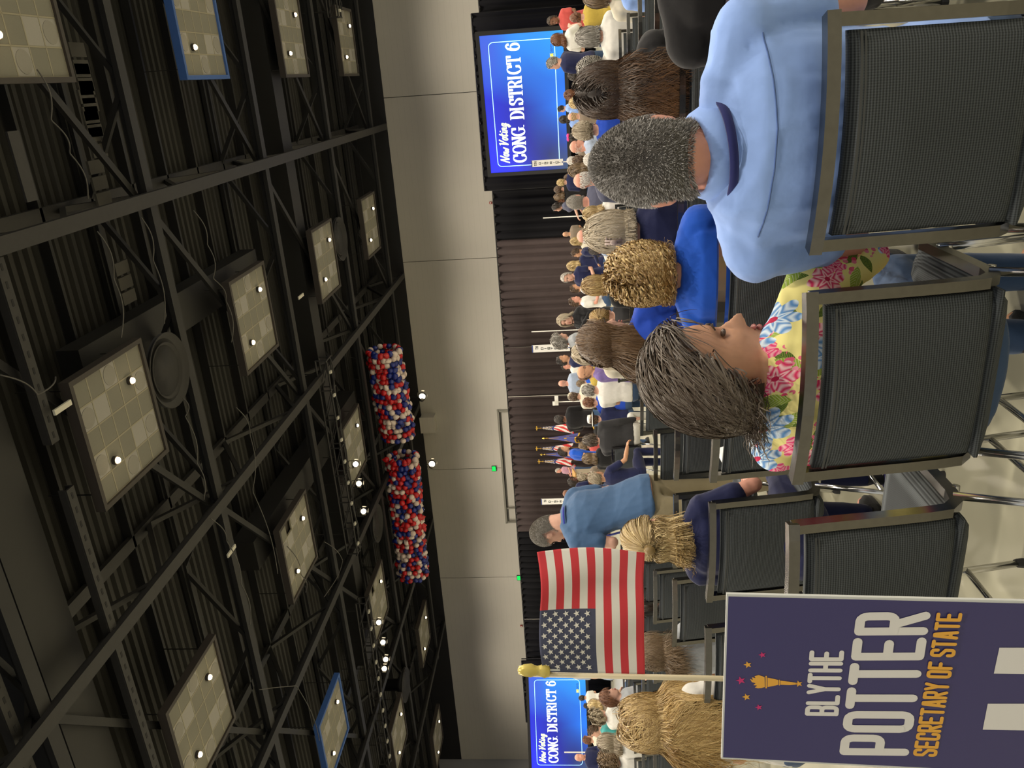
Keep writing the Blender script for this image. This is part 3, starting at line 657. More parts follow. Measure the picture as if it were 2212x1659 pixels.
drape(xat(1057, 412, y_m), xat(1012, 30, y_m), 0, (zat(1012, 35, y_m) + zat(1055, 405, y_m)) / 2, y_m, M['drape_black'], 'taller black masking drape around the first screen', .05, .5)
drape(max(XL + .6, qx0 - 1.0), xat(1130, 1427, y_m), 0, zat(1128, 1432, y_m), y_m, M['drape_black'], 'taller black masking drape around the second screen', .05, .5)
# ------------------------------------------------------------------ stage, lectern, standing flags
ys_ = 34.0
sxa, sxb = xat(1240, 1160, ys_), xat(1240, 880, ys_)
st = empty('stage', ((sxa + sxb) / 2, ys_ + 1, 0), 0, 'low black stage platform in front of the lit drape', 'stage')
MB().box((0, .5, .55), (sxb - sxa, 4.2, .1)).build('deck', M['black'], st); MB().box((0, -1.55, .25), (sxb - sxa, .05, .5)).build('skirt', M['drape_black'], st)
def podium():
    p = ony(1262, 1030, ys_ - .8); o = empty('lectern', (p[0], ys_ - .8, .6), 0, 'beige lectern on the stage under the flags', 'lectern')
    M['lect'] = plain('beige_laminate', (.42, .36, .26, 1), .5)
    MB().box((0, 0, .5), (.62, .45, 1.0)).build('body', M['lect'], o); MB().box((0, -.05, 1.06), (.74, .55, .06), np.array(Matrix.Rotation(.25, 3, 'X'))).build('reading_top', plain('honey_wood', (.45, .26, .08, 1), .4), o)
    MB().tube([(0, .1, 1.08), (.02, .0, 1.3), (.03, -.02, 1.42)], .012, 6).build('microphone', M['black'], o); MB().box((0, 0, .03), (.7, .52, .06)).build('plinth', M['lect'], o)
podium()
M['red_cloth'] = plain('flag_red', srgb(200, 55, 62), .8); M['white_cloth'] = plain('flag_white', srgb(225, 222, 212), .8); M['navy_cloth'] = plain('flag_navy', srgb(72, 76, 98), .85)
M['blue_satin'] = plain('flag_blue', (.08, .09, .32, 1), .5); M['gold'] = plain('gold', (.8, .5, .08, 1), .3, .8); M['wood'] = plain('pole_wood', (.25, .14, .06, 1), .4)
M['us_red'] = plain('stage_red', (.6, .03, .03, 1), .7); M['us_white'] = plain('stage_white', (.8, .75, .7, 1), .7); M['us_blue'] = plain('stage_blue', (.03, .05, .2, 1), .7)
def stage_flag(X0, Y0, label, kind, tall):
    y = ys_ + 1.2; top = ony(X0, Y0, y); b0 = .6; h = top[2] - b0
    o = empty('flag_on_stand', (top[0], y, b0), 0, label, 'flag', 'flags standing on the stage')
    MB().tube([(0, 0, .05), (0, 0, h - .25)], .02, 8).build('pole', M['wood'], o)
    MB().lathe([(.02, 0), (.17, 0), (.17, .04), (.05, .08), (.03, .14)], k=16).build('base', M['gold'], o, True)
    # eagle or spear finial
    fm = MB().lathe([(.012, -.26), (.04, -.22), (.015, -.2), (.012, -.12)], k=10)
    if tall: fm.lathe([(.01, -.14), (.055, -.07), (.004, .03)], k=8)
    else: fm.ell((0, 0, -.06), (.03, .03, .06), 8, 6).box((.06, 0, -.03), (.11, .015, .05)).box((-.06, 0, -.03), (.11, .015, .05)).ell((0, 0, .02), (.018, .03, .018), 8, 6)
    q = fm.build('finial', M['gold'], o); q.location = (0, 0, h)
    # furled cloth: narrow cone of folds that flares towards its foot
    n, kk = 22, 48; zz_ = np.linspace(0, 1, n); a = np.linspace(0, 2 * PI, kk, endpoint=False); Vv = []; 
    for t in zz_:
        r = .035 + .22 * t ** 1.25; rr = r * (1 + .28 * np.sin(a * 6 + t * 2.2) * (t ** .5)); cx = -.06 * t
        Vv.append(np.stack([cx + rr * np.cos(a), .55 * rr * np.sin(a), np.full(kk, h - .3 - t * 1.45) - .12 * t * np.cos(a * 2)], 1))
    V = np.concatenate(Vv)
    parts = {'us_red': [], 'us_white': [], 'us_blue': []} if kind == 'us' else {'blue_satin': [], 'gold': []}
    for i in range(n - 1):
        for j in range(kk):
            f = (i * kk + j, i * kk + (j + 1) % kk, (i + 1) * kk + (j + 1) % kk, (i + 1) * kk + j)
            if kind == 'us': c = 'us_blue' if i < 9 else ('us_red' if ((j + i) // 4) % 2 else 'us_white')
            else: c = 'gold' if (i in (12, 13) and j % 6 < 3) or i > 19 else 'blue_satin'
            parts[c].append(f)
    me = bpy.data.meshes.new('cloth'); fs = []; mi = []
    for ix, c in enumerate(parts): me.materials.append(M[c]); fs += parts[c]; mi += [ix] * len(parts[c])
    me.from_pydata(V.tolist(), [], fs); me.polygons.foreach_set('material_index', mi); me.polygons.foreach_set('use_smooth', [True] * len(fs)); me.update()
    link('cloth', me, o)
    if kind == 'us':
        mb = MB()
        for i in range(1, 8):
            for j in range(0, kk, 6):
                t = zz_[i]; p = V[i * kk + j + (3 if i % 2 else 0)]; mb.ell(p + np.array([0, -.012, 0]), (.02, .012, .02), 6, 4)
        mb.build('stars', M['us_white'], o, kind='stuff')
    MB().tube([(0, -.04, h - .3), (.03, -.06, h - .8)], .012, 5).build('cord', M['gold'], o)
for X, Y, l_, k_, t_ in [(1158, 925, 'striped flag on the stage at the right end of the row', 'us', False), (1172, 947, 'blue flag with gold emblem, second from the right on the stage', 'st', True), (1158, 969, 'striped flag on the stage in the middle of the row of five', 'us', False),
                     (1167, 982, 'blue flag with gold emblem beside the man in the blue T-shirt', 'st', True), (1163, 997, 'striped flag on the stage nearest the speaker and lectern', 'us', False)]:
    stage_flag(X, Y, l_, k_, t_)
spot('stage_key', tuple(rp(3.05, .85, -.8)), 5200, 34, (1, .88, .74), .7, (-9, 36, 2.6), .3)
# district signs on poles
def district_sign(X, Y, d, label, top='5TH', w=.17, L=.85, rz=0):
    p = at(X, Y, d); o = empty('district_sign', (p[0], p[1], 0), rz, label, 'sign', 'district signs on poles')
    z = p[2]
    MB().box((0, 0, z), (w, .015, L)).build('board', M['white'], o)
    MB().tube([(0, .03, 0), (0, .03, z + L / 2 - .1)], .014, 6).build('pole', M['white'], o); MB().box((0, .03, .02), (.4, .4, .04)).build('foot', M['black'], o)
    MB().box((0, -.009, z + L / 2 - .012), (w, .004, .024)).box((0, -.009, z - L / 2 + .02), (.03, .004, .03)).build('border', M['us_blue'], o)
    P = []; pl, l0 = text_polys(top, G_block, .06, .025, .014); P += [[(x - l0 / 2, y + z + L / 2 - .14) for x, y in q] for q in pl]
    for i, ch in enumerate('DISTRICT'):
        for q in G_block(ch): P.append([(x * .05 - .025, y * .045 + z + L / 2 - .25 - i * .075) for x, y in q])
    stroke_mesh(P, (.006, .006), lambda p_: np.stack([p_[:, 0], np.full(len(p_), -.0095), p_[:, 1]], 1)).build('lettering', M['black'], o)
district_sign(1182, 352, 21, 'white upright DISTRICT sign on a pole in front of the first screen')
district_sign(1190, 752, 17.5, 'white upright DISTRICT sign beside the person with grey curly hair', '7TH')
district_sign(1203, 1083, 21, 'white upright DISTRICT sign by the standing man in the blue shirt', '9TH')
for X, Y, d_, l_ in [(1165, 716, 30, 'thin tan post in front of the dark drape'), (1190, 470, 30, 'thin grey post against the black drape'), (1240, 1625, 24, 'thin pole in front of the second screen')]:
    p = at(X, Y, d_); q = empty('thin_pole', (p[0], p[1], 0), 0, l_, 'pole'); MB().tube([(0, 0, 0), (0, 0, p[2] + .3)], .02, 6).build('shaft', M['white'], q); MB().box((0, 0, .02), (.35, .35, .04)).build('foot', M['black'], q)
# camera crane with white clamp
p = at(1212, 868, 26); o = empty('tripod_camera', (p[0], p[1], 0), 0, 'small white camera head on a stand in front of the drape', 'camera')
for k in range(3):
    a = k * 2.094; MB().tube([(0, 0, 1.2), (.45 * math.cos(a), .45 * math.sin(a), 0)], .02, 6).build('leg', M['black'], o)
MB().tube([(0, 0, 1.2), (0, 0, p[2] + .1)], .02, 6).build('post', M['white'], o); MB().box((.05, 0, p[2] + .15), (.3, .12, .12)).build('camera_body', M['white'], o); MB().lathe([(.03, 0), (.07, .1), (.07, .18), (.01, .18)], (0, -.12, p[2] + .1), 12).build('lens', M['white'], o)
# ------------------------------------------------------------------ chairs
CW = .46
def chair_meshes():
    P = {}
    # back frame: two posts that curl forward into the seat rails, joined by a bowed top rail
    mb = MB()
    zt = .87
    for s_ in (-1, 1):
        x = s_ * (CW / 2 - .0125)
        pts = [(x, -.262, zt - .012), (x, -.245, .75), (x, -.225, .6), (x, -.212, .52), (x, -.2, .465), (x, -.17, .435), (x, -.12, .425), (x, .0, .425), (x, .2, .43)]
        mb.sweep(pts, SQ(.025, .03), upv=(0, 1, .3))
    top = [(x, -.262 - .038 * (1 - (x / (CW / 2)) ** 2), zt - .011 ) for x in np.linspace(-CW / 2, CW / 2, 13)]
    mb.sweep(top, SQ(.034, .026)); P['back_frame'] = (mb.mesh('back_frame', M['steel']), None)
    # back pad, bowed, rounded edges, with a lip seam
    def pad(nx, nz, fn, name):
        V = []; F = []
        for side in (0, 1):
            for j in range(nz):
                for i in range(nx): V.append(fn(i / (nx - 1) * 2 - 1, j / (nz - 1), side))
        n = nx * nz
        for j in range(nz - 1):
            for i in range(nx - 1):
                a = j * nx + i; F.append((a, a + 1, a + 1 + nx, a + nx)); F.append((n + a, n + a + nx, n + a + 1 + nx, n + a + 1))
        for i in range(nx - 1):
            F.append((i, n + i, n + i + 1, i + 1)); a = (nz - 1) * nx + i; F.append((a, a + 1, n + a + 1, n + a))
        for j in range(nz - 1):
            a = j * nx; F.append((a, a + nx, n + a + nx, n + a)); a = j * nx + nx - 1; F.append((a, n + a, n + a + nx, a + nx))
        return MB().add(V, F)
    hw = CW / 2 - .032
    def back(u, t, side):
        z = .45 + t * .375; yb = -.2 - .055 * t - .034 * (1 - u * u) * min(1, t + .3)
        e = (1 - abs(u) ** 8) ** .5 if abs(u) < 1 else 0; e *= min(1, ((1 - t) * 14) ** .5) if t > .93 else 1; e *= min(1, (t * 14 + .1) ** .5)
        th = .012 + .016 * e
        return (u * hw, yb + (th if side else -th * .9), z)
    P['back_pad'] = (pad(17, 22, back, 'back_pad').mesh('back_pad', M['rib'], True), None)
    # stitched seam near the top of the pad
    sm = MB().sweep([(u * hw * .98, -.2 - .055 * .945 - .034 * (1 - u * u) - .022, .45 + .945 * .375) for u in np.linspace(-1, 1, 13)], SQ(.004, .005)); sm.sweep([(u * hw * .98, -.2 - .055 * .925 - .034 * (1 - u * u) - .0235, .45 + .925 * .375) for u in np.linspace(-1, 1, 13)], SQ(.003, .003))
    P['seam'] = (sm.mesh('seam', M['piping']), None)
    def seat(u, t, side):
        y = -.225 + t * .455; z = .44 - .03 * max(0, t - .8) * 5 * .4
        e = (1 - abs(u) ** 8) ** .5 if abs(u) < 1 else 0; e *= min(1, (t * 9) ** .5 + .05) * min(1, ((1 - t) * 9) ** .5 + .05)
        return (u * (CW / 2 - .026), y, z + (.03 * e if side == 0 else -.035 * e - .008))
    P['seat'] = (pad(13, 15, seat, 'seat').mesh('seat', M['rib'], True), None)
    leg = []
    for (sx, sy) in ((-1, -1), (1, -1), (-1, 1), (1, 1)):
        x = sx * (CW / 2 - .005)
        a, b = ((x, -.14, .43), (x * 1.02, -.27, .015)) if sy < 0 else ((x, .12, .43), (x * 1.02, .21, .015))
        leg.append(MB().tube([a, tuple((np.array(a) * .5 + np.array(b) * .5)), b], .011, 8).mesh('leg', M['chrome'], True))
    foot = [MB().lathe([(.011, 0), (.016, 0), (.014, .02), (.011, .03)], (sx * (CW / 2 - .005) * 1.02, (-.27 if sy < 0 else .21), 0), 8).mesh('foot', M['rubber']) for (sx, sy) in ((-1, -1), (1, -1), (-1, 1), (1, 1))]
    st_ = MB().tube([(-CW / 2, -.1, .405), (CW / 2, -.1, .405)], .011, 8).tube([(-CW / 2, .12, .405), (CW / 2, .12, .405)], .011, 8)
    for sx in (-1, 1): st_.tube([(sx * (CW / 2 - .004), -.215, .19), (sx * (CW / 2 - .004), .175, .19)], .009, 8)
    return P, leg, foot, st_.mesh('stretcher', M['chrome'], True)
CP, CL, CF, CS = chair_meshes()
def chair(x, y, label, group='stacking chairs in rows', rz=0.0, detail=True):
    o = empty('stacking_chair', (x, y, 0), rz, label, 'chair', group)
    for k, (me, _) in CP.items(): link(k, me, o)
    for i in range(4):
        l_ = link('leg', CL[i], o)
        if detail: link('foot', CF[i], l_)
    link('stretcher', CS, o)
    return o
ROWY = [1.95 + 1.04 * k for k in range(16)]                       # seat centres; the backs stand .26 nearer
ORD = ['front', 'second', 'third', 'fourth', 'fifth', 'sixth', 'seventh', 'eighth', 'ninth', 'tenth', 'eleventh', 'twelfth', 'thirteenth', 'fourteenth']
# ------------------------------------------------------------------ people
DG = None
def remesh(mb, vox, smooth=4, noise=None):
    me = mb.mesh('t'); o = bpy.data.objects.new('t', me); C.objects.link(o)
    r = o.modifiers.new('r', 'REMESH'); r.mode = 'VOXEL'; r.voxel_size = vox; r.use_smooth_shade = True
    if smooth:
        s = o.modifiers.new('s', 'SMOOTH'); s.factor = .5; s.iterations = smooth
    bpy.context.view_layer.update(); dg = bpy.context.evaluated_depsgraph_get()
    out = bpy.data.meshes.new_from_object(o.evaluated_get(dg)); bpy.data.objects.remove(o); bpy.data.meshes.remove(me)
    n = len(out.vertices); co = np.empty(n * 3); out.vertices.foreach_get('co', co); co = co.reshape(-1, 3)
    if noise is not None:
        nr = np.empty(n * 3); out.vertex_normals.foreach_get('vector', nr); nr = nr.reshape(-1, 3)
        co = co + nr * noise(co)[:, None]; out.vertices.foreach_set('co', co.ravel())
    out.update(); return out
def folds(amp, seed=0, kx=9, kz=16, loc=None):
    r = np.random.default_rng(seed); K = r.normal(size=(9, 3)) * np.array([kx * 1.3, kx, kz]) * .9; ph = r.uniform(0, 6.28, 9)
    def f(co):
        w_ = .02 * np.sin(co @ (K[0] * .4) + ph[0])[:, None] * np.array([1, .5, 1.]); s = 0
        for i in range(1, 9):
            q = np.sin((co + w_) @ K[i] + ph[i] + .8 * np.sin(co @ K[(i + 3) % 9] * .6)); s = s + (np.abs(q) ** .7 * -1 + .6) / 5
        return amp * np.clip(s, -.28, 1.2) + .003
    return f
def loft(mb, rings, k=20):
    """rings: (centre, rx, ry, tilt matrix or None) from bottom to top, closed at both ends"""
    a = np.arange(k) * 2 * PI / k; V = []
    for c, rx, ry in rings:
        ca, sa = np.cos(a), np.sin(a); e = .85
        V.append(np.stack([rx * np.sign(ca) * np.abs(ca) ** e, ry * np.sign(sa) * np.abs(sa) ** e, 0 * a], 1) + np.array(c))
    n = len(rings); F = [(i * k + j, i * k + (j + 1) % k, (i + 1) * k + (j + 1) % k, (i + 1) * k + j) for i in range(n - 1) for j in range(k)]
    F.append(tuple(range(k))[::-1]); F.append(tuple(range((n - 1) * k, n * k)))
    mb.add(np.concatenate(V), F)
def limb(mb, pts, rad, k=12):
    pts = np.array(pts, float)
    mb.tube(pts, rad, k); mb.ell(pts[0], (rad[0],) * 3, 10, 8); mb.ell(pts[-1], (rad[-1],) * 3, 10, 8)
    for p, r in list(zip(pts, rad))[1:-1]: mb.ell(p, (r,) * 3, 10, 8)
HP = [(-.118, .070, .030, .022), (-.112, .082, .016, .036), (-.098, .090, -.020, .050), (-.080, .092, -.052, .058), (-.064, .0935, -.070, .063), (-.050, .091, -.082, .067), (-.035, .092, -.089, .070), (-.018, .088, -.094, .0725), (0, .083, -.098, .0745), (.018, .088, -.101, .0755), (.035, .091, -.102, .0765), (.055, .089, -.101, .0765), (.075, .081, -.095, .073), (.093, .064, -.080, .061), (.108, .040, -.056, .043), (.119, .016, -.030, .025), (.124, -.004, -.012, .010)]
def head_geo(mb, Rm, c, k=44, fem=False, nose=1.0, old=0):
    a = np.arange(k) * 2 * PI / k; V = []; zs = np.array([h[0] for h in HP]); zz_ = np.linspace(zs[0], zs[-1], 40)
    for z in zz_:
        f, b_, w_ = (np.interp(z, zs, [h[i] for h in HP]) for i in (1, 2, 3)); cy = (f + b_) / 2; ry = (f - b_) / 2
        x = w_ * np.cos(a); y = cy + ry * np.sin(a); r = np.ones(k)
        if z < .03:                                     # jaw narrows towards the chin
            x = x * np.where(np.sin(a) > 0, 1 - .25 * np.sin(a) ** 2 * max(0, min(1, -z * 9)), 1)
        ang = np.abs(a - PI / 2)
        na = .034 * nose * np.interp(z, [-.056, -.048, -.036, -.02, .0, .014], [0, .55, 1, .72, .32, 0]); nw = np.interp(z, [-.05, -.035, .01], [.17, .15, .07])
        y = y + na * np.exp(-(ang / nw) ** 2)
        for s_ in (-1, 1):                              # eye sockets, cheeks, brow
            y = y - .011 * np.exp(-((a - PI / 2 - s_ * .42) / .2) ** 2) * math.exp(-((z - .001) / .013) ** 2)
            y = y + .006 * np.exp(-((a - PI / 2 - s_ * .42) / .3) ** 2) * math.exp(-((z - .024) / .01) ** 2)
            y = y + .006 * np.exp(-((a - PI / 2 - s_ * .6) / .25) ** 2) * math.exp(-((z + .034) / .018) ** 2)
        y = y + (.007 * math.exp(-((z + .066) / .006) ** 2) + .009 * math.exp(-((z + .079) / .006) ** 2) - .007 * math.exp(-((z + .0725) / .003) ** 2)) * np.exp(-(ang / .3) ** 2)
        y = y - .006 * math.exp(-((z + .092) / .006) ** 2) * np.exp(-(ang / .35) ** 2) + .008 * math.exp(-((z + .107) / .01) ** 2) * np.exp(-(ang / .3) ** 2)
        V.append(np.stack([x, y, np.full(k, z)], 1))
    n = len(zz_); F = [(i * k + j, i * k + (j + 1) % k, (i + 1) * k + (j + 1) % k, (i + 1) * k + j) for i in range(n - 1) for j in range(k)]
    F.append(tuple(range(k))[::-1]); F.append(tuple(range((n - 1) * k, n * k)))
    mb.add(np.concatenate(V) @ Rm.T + c, F)
    for s_ in (-1, 1):                                  # ears
        R2 = Rm @ np.array(Matrix.Rotation(s_ * -.35, 3, 'Z')) 
        mb.ell(c + Rm @ np.array([s_ * .078, -.012, -.016]), (.009, .019, .032), 10, 8, R2)
        mb.ell(c + Rm @ np.array([s_ * .084, -.018, -.004]), (.007, .014, .019), 8, 6, R2)
def hand_geo(mb, w, d, up, s_=1, curl=.5):
    """w wrist, d pointing direction, up back-of-hand normal"""
    d = np.array(d, float); d /= np.linalg.norm(d); up = np.array(up, float); up -= d * (up @ d); up /= np.linalg.norm(up); x = np.cross(d, up) * s_
    R = np.array([x, d, up]).T
    mb.ell(np.array(w) + d * .048, (.040, .052, .016), 12, 8, R)
    for i, (off, L, bs) in enumerate([(-.03, .062, .085), (-.01, .075, .09), (.01, .070, .09), (.029, .055, .083)]):
        p = np.array(w) + d * bs + x * off; pts = [p - d * .03]; q = p; an = .1
        for j in range(3):
            an += curl * .7; dd = d * math.cos(an) - up * math.sin(an); q = q + dd * L / 3; pts.append(q)
        mb.tube([pts[0], p] + pts[1:], [.009, .0095, .009, .008, .0065], 7)
    p = np.array(w) + d * .025 - x * .03; t1 = p + (d * .5 - x * .8) * .03 - up * .005; t2 = t1 + (d * .9 - x * .35 - up * .3) * .03; t3 = t2 + (d * .95 - up * .3 - x * .05) * .022
    mb.tube([p, t1, t2, t3], [.013, .0115, .010, .008], 7)
SIT_T = [(.455, 0, .165, .125), (.52, -.01, .178, .135), (.60, -.02, .165, .122), (.70, -.015, .148, .108), (.80, -.01, .155, .112), (.90, -.01, .168, .118), (.98, -.012, .172, .108), (1.03, -.01, .135, .082), (1.06, -.005, .085, .062), (1.085, 0, .058, .052)]
STD_T = [(.86, 0, .165, .115), (.93, -.01, .172, .122), (1.02, -.01, .158, .11), (1.12, -.0, .145, .10), (1.22, .0, .155, .108), (1.32, -.005, .170, .115), (1.40, -.01, .176, .105), (1.455, -.01, .135, .08), (1.49, -.005, .085, .06), (1.515, 0, .058, .052)]
ARMS = {'lap': ((.225, .03, -.25), (.13, .27, -.32), (-.5, 1, -.2)), 'phone': ((.22, .06, -.24), (.10, .28, -.13), (-.3, 1, .35)), 'down': ((.235, -.03, -.28), (.25, .02, -.53), (0, .15, -1)),
        'crossed': ((.23, .05, -.24), (.0, .19, -.19), (-1, .3, .1)), 'hip': ((.33, -.06, -.22), (.19, .02, -.40), (-.5, .6, -.6)), 'out': ((.36, .0, -.17), (.47, .22, -.22), (.3, 1, 0)), 'clap': ((.22, .1, -.2), (.03, .32, -.03), (-.1, 1, .5)), 'fold': ((.28, .02, -.25), (.22, .26, -.26), (-.4, 1, -.1)), 'rest': ((.30, .08, -.25), (.36, .32, -.30), (.1, 1, -.1)), 'knee': ((.26, .1, -.22), (.2, .36, -.34), (-.1, 1, -.3))}
BODY = {}
def body_meshes(pose, wf, yaw, pit, lean, side, arms, sleeve, vox, fem, nose, seed, hmul, hd=.015):
    key = (hd, pose, round(wf, 2), round(yaw, 2), round(pit, 2), round(lean, 2), round(side, 2), arms, sleeve, vox, fem, nose, seed, hmul)
    if key in BODY: return BODY[key]
    T_ = SIT_T if pose == 'sit' else STD_T; piv = np.array([0, 0, T_[1][0]])
    Rl = np.array(Matrix.Rotation(side, 3, 'Y') @ Matrix.Rotation(-lean, 3, 'X'))
    def L(p): p = np.array(p, float); return Rl @ (p - piv) + piv
    sh_z = T_[6][0] + .015; bod = MB(); shirt = MB(); inf = .011
    hf = .95 if fem else 1.0; sw = wf * (.93 if fem else 1.0)
    for m_, e in ((bod, 0), (shirt, inf)):
        rings = []
        for i, (z, y, rx, ry) in enumerate(T_ if e == 0 else (T_[1:9] if pose == 'sit' else T_[0:9])):
            hipw = 1.06 if fem and z < T_[3][0] else 1
            wl = 1 + (wf - 1) * (.35 if z < T_[2][0] else .7 if z < T_[4][0] else 1); rings.append((L((0, y, z + (.004 if e else 0))), rx * wl * hipw * (.94 if fem and z > T_[2][0] else 1) + e, ry * (.72 + .28 * wf) + e))
        loft(m_, rings)
    nb = L((0, 0, T_[8][0])); Hc = L((0, .018, T_[9][0] + .135 - hd)) 
    Rh = np.array(Matrix.Rotation(yaw, 3, 'Z') @ Matrix.Rotation(-pit, 3, 'X')); Hc = Hc + np.array([0, .03 * math.sin(pit) + .03 * math.sin(lean), -.02 * max(0, math.sin(pit))])
    limb(bod, [L((0, -.012, T_[7][0])), L((0, -.012, T_[9][0])), Hc + Rh @ np.array([0, -.045, -.06])], [.062, .055 if fem else .062, .055 if fem else .062])
    head_geo(bod, Rh * hmul, Hc, fem=fem, nose=nose)
    if fem is True:
        for s_ in (-1, 1):
            for m_, e in ((bod, 0), (shirt, inf)): m_.ell(L((s_ * .075, .09, T_[5][0] - .01)), (.065 + e, .06 + e, .065 + e), 12, 8)
    hands = MB()
    for s_, am in ((-1, arms[0]), (1, arms[1])):
        sh = np.array([s_ * .178 * sw, -.01, sh_z - .015]); e_, w_, dr = ARMS[am] if isinstance(am, str) else am
        el = np.array([s_ * e_[0] * (.6 + .4 * sw), e_[1], sh_z + e_[2]]); wr = np.array([s_ * w_[0], w_[1], sh_z + w_[2]]); dr = np.array([s_ * dr[0], dr[1], dr[2]])
        sh, el, wr = L(sh), L(el), L(wr); dr = Rl @ dr
        for m_, e in ((bod, 0), (shirt, inf + .003)):
            m_.tube([L((s_ * .04, -.015, T_[7][0] + .012)), sh + np.array([0, 0, .012])], [.045 + e, .05 + e], 12)
            m_.ell(sh, (.058 + e, .058 + e, .058 + e), 14, 10)
        ar = .047 if not fem else .042
        limb(bod, [sh, (sh + el) / 2, el, (el * .55 + wr * .45), wr], [.052, ar, .038, .038, .027])
        if sleeve == 'long': limb(shirt, [sh, (sh + el) / 2, el, (el * .55 + wr * .45), wr * .95 + el * .05], [.066, .062, .055, .05, .043])
        elif sleeve == 'short': limb(shirt, [sh, sh * .6 + el * .4, sh * .38 + el * .62], [.066, .064, .062])
        dd = wr - el; dd = dd / np.linalg.norm(dd) * .5 + dr / np.linalg.norm(dr) * .5
        hand_geo(hands, wr, dd, np.array([s_ * .4, -.2, 1.0]), s_)
    pants = MB()
    for s_ in (-1, 1):
        if pose == 'sit': pts = [(s_ * .09, .0, .52), (s_ * .1, .25, .525), (s_ * .115, .44, .515), (s_ * .115, .44, .3), (s_ * .115, .42, .09)]; toe = (s_ * .12, .56, .035)
        else: pts = [(s_ * .088, 0, .88), (s_ * .1, .01, .68), (s_ * .105, .015, .48), (s_ * .11, .0, .28), (s_ * .115, -.02, .09)]; toe = (s_ * .13, .12, .035)
        rr = [.092, .078, .058, .052, .037]; limb(bod, pts, rr); limb(bod, [pts[-1], (pts[-1][0], pts[-1][1] + .02, .05), toe], [.037, .04, .035])
        limb(pants, pts, [.106, .094, .074, .066, .058])
    z0 = T_[0][0]; loft(pants, [((0, 0, z0 - .05), .13, .09), ((0, 0, z0 + .005), .165 * wf, .11)] if pose != 'sit' else [((0, 0, z0 - .03), .165 * (1 + (wf - 1) * .4), .125), ((0, -.01, z0 + .04), .185 * (1 + (wf - 1) * .4) * (1.07 if fem else 1), .146), ((0, -.02, z0 + .115), .174 * (1 + (wf - 1) * .4) * (1.07 if fem else 1), .136)])
    b = remesh(bod, vox, 5); s = remesh(shirt, vox * (1.15 if vox < .009 else 1), 5, folds(.026 if vox < .009 else .011, seed, 8, 9)); p = remesh(pants, max(vox, .012), 4, folds(.006, seed + 5))
    # separate fingers join the wrists of the same body mesh
    n0 = len(b.vertices); co = np.empty(n0 * 3); b.vertices.foreach_get('co', co); fs = [tuple(q.vertices) for q in b.polygons]
    mb = MB().add(co.reshape(-1, 3), fs).add(np.concatenate(hands.v), hands.f); b2 = mb.mesh('body', M['skin'], True); bpy.data.meshes.remove(b)
    s.materials.clear(); s.materials.append(M['cloth']); p.materials.clear(); p.materials.append(M['cloth'])
    sho = MB()
    for s_ in (-1, 1):
        ax, ay = (s_ * .117, .40) if pose == 'sit' else (s_ * .12, -.04)
        loft(sho, [((ax, ay + .07, .002), .048, .135), ((ax, ay + .07, .03), .05, .138), ((ax, ay + .05, .065), .044, .11), ((ax, ay, .1), .038, .05)])
    shm = sho.mesh('shoes', M['cloth'], True)
    BODY[key] = (b2, s, p, shm, Hc, Rh); return BODY[key]
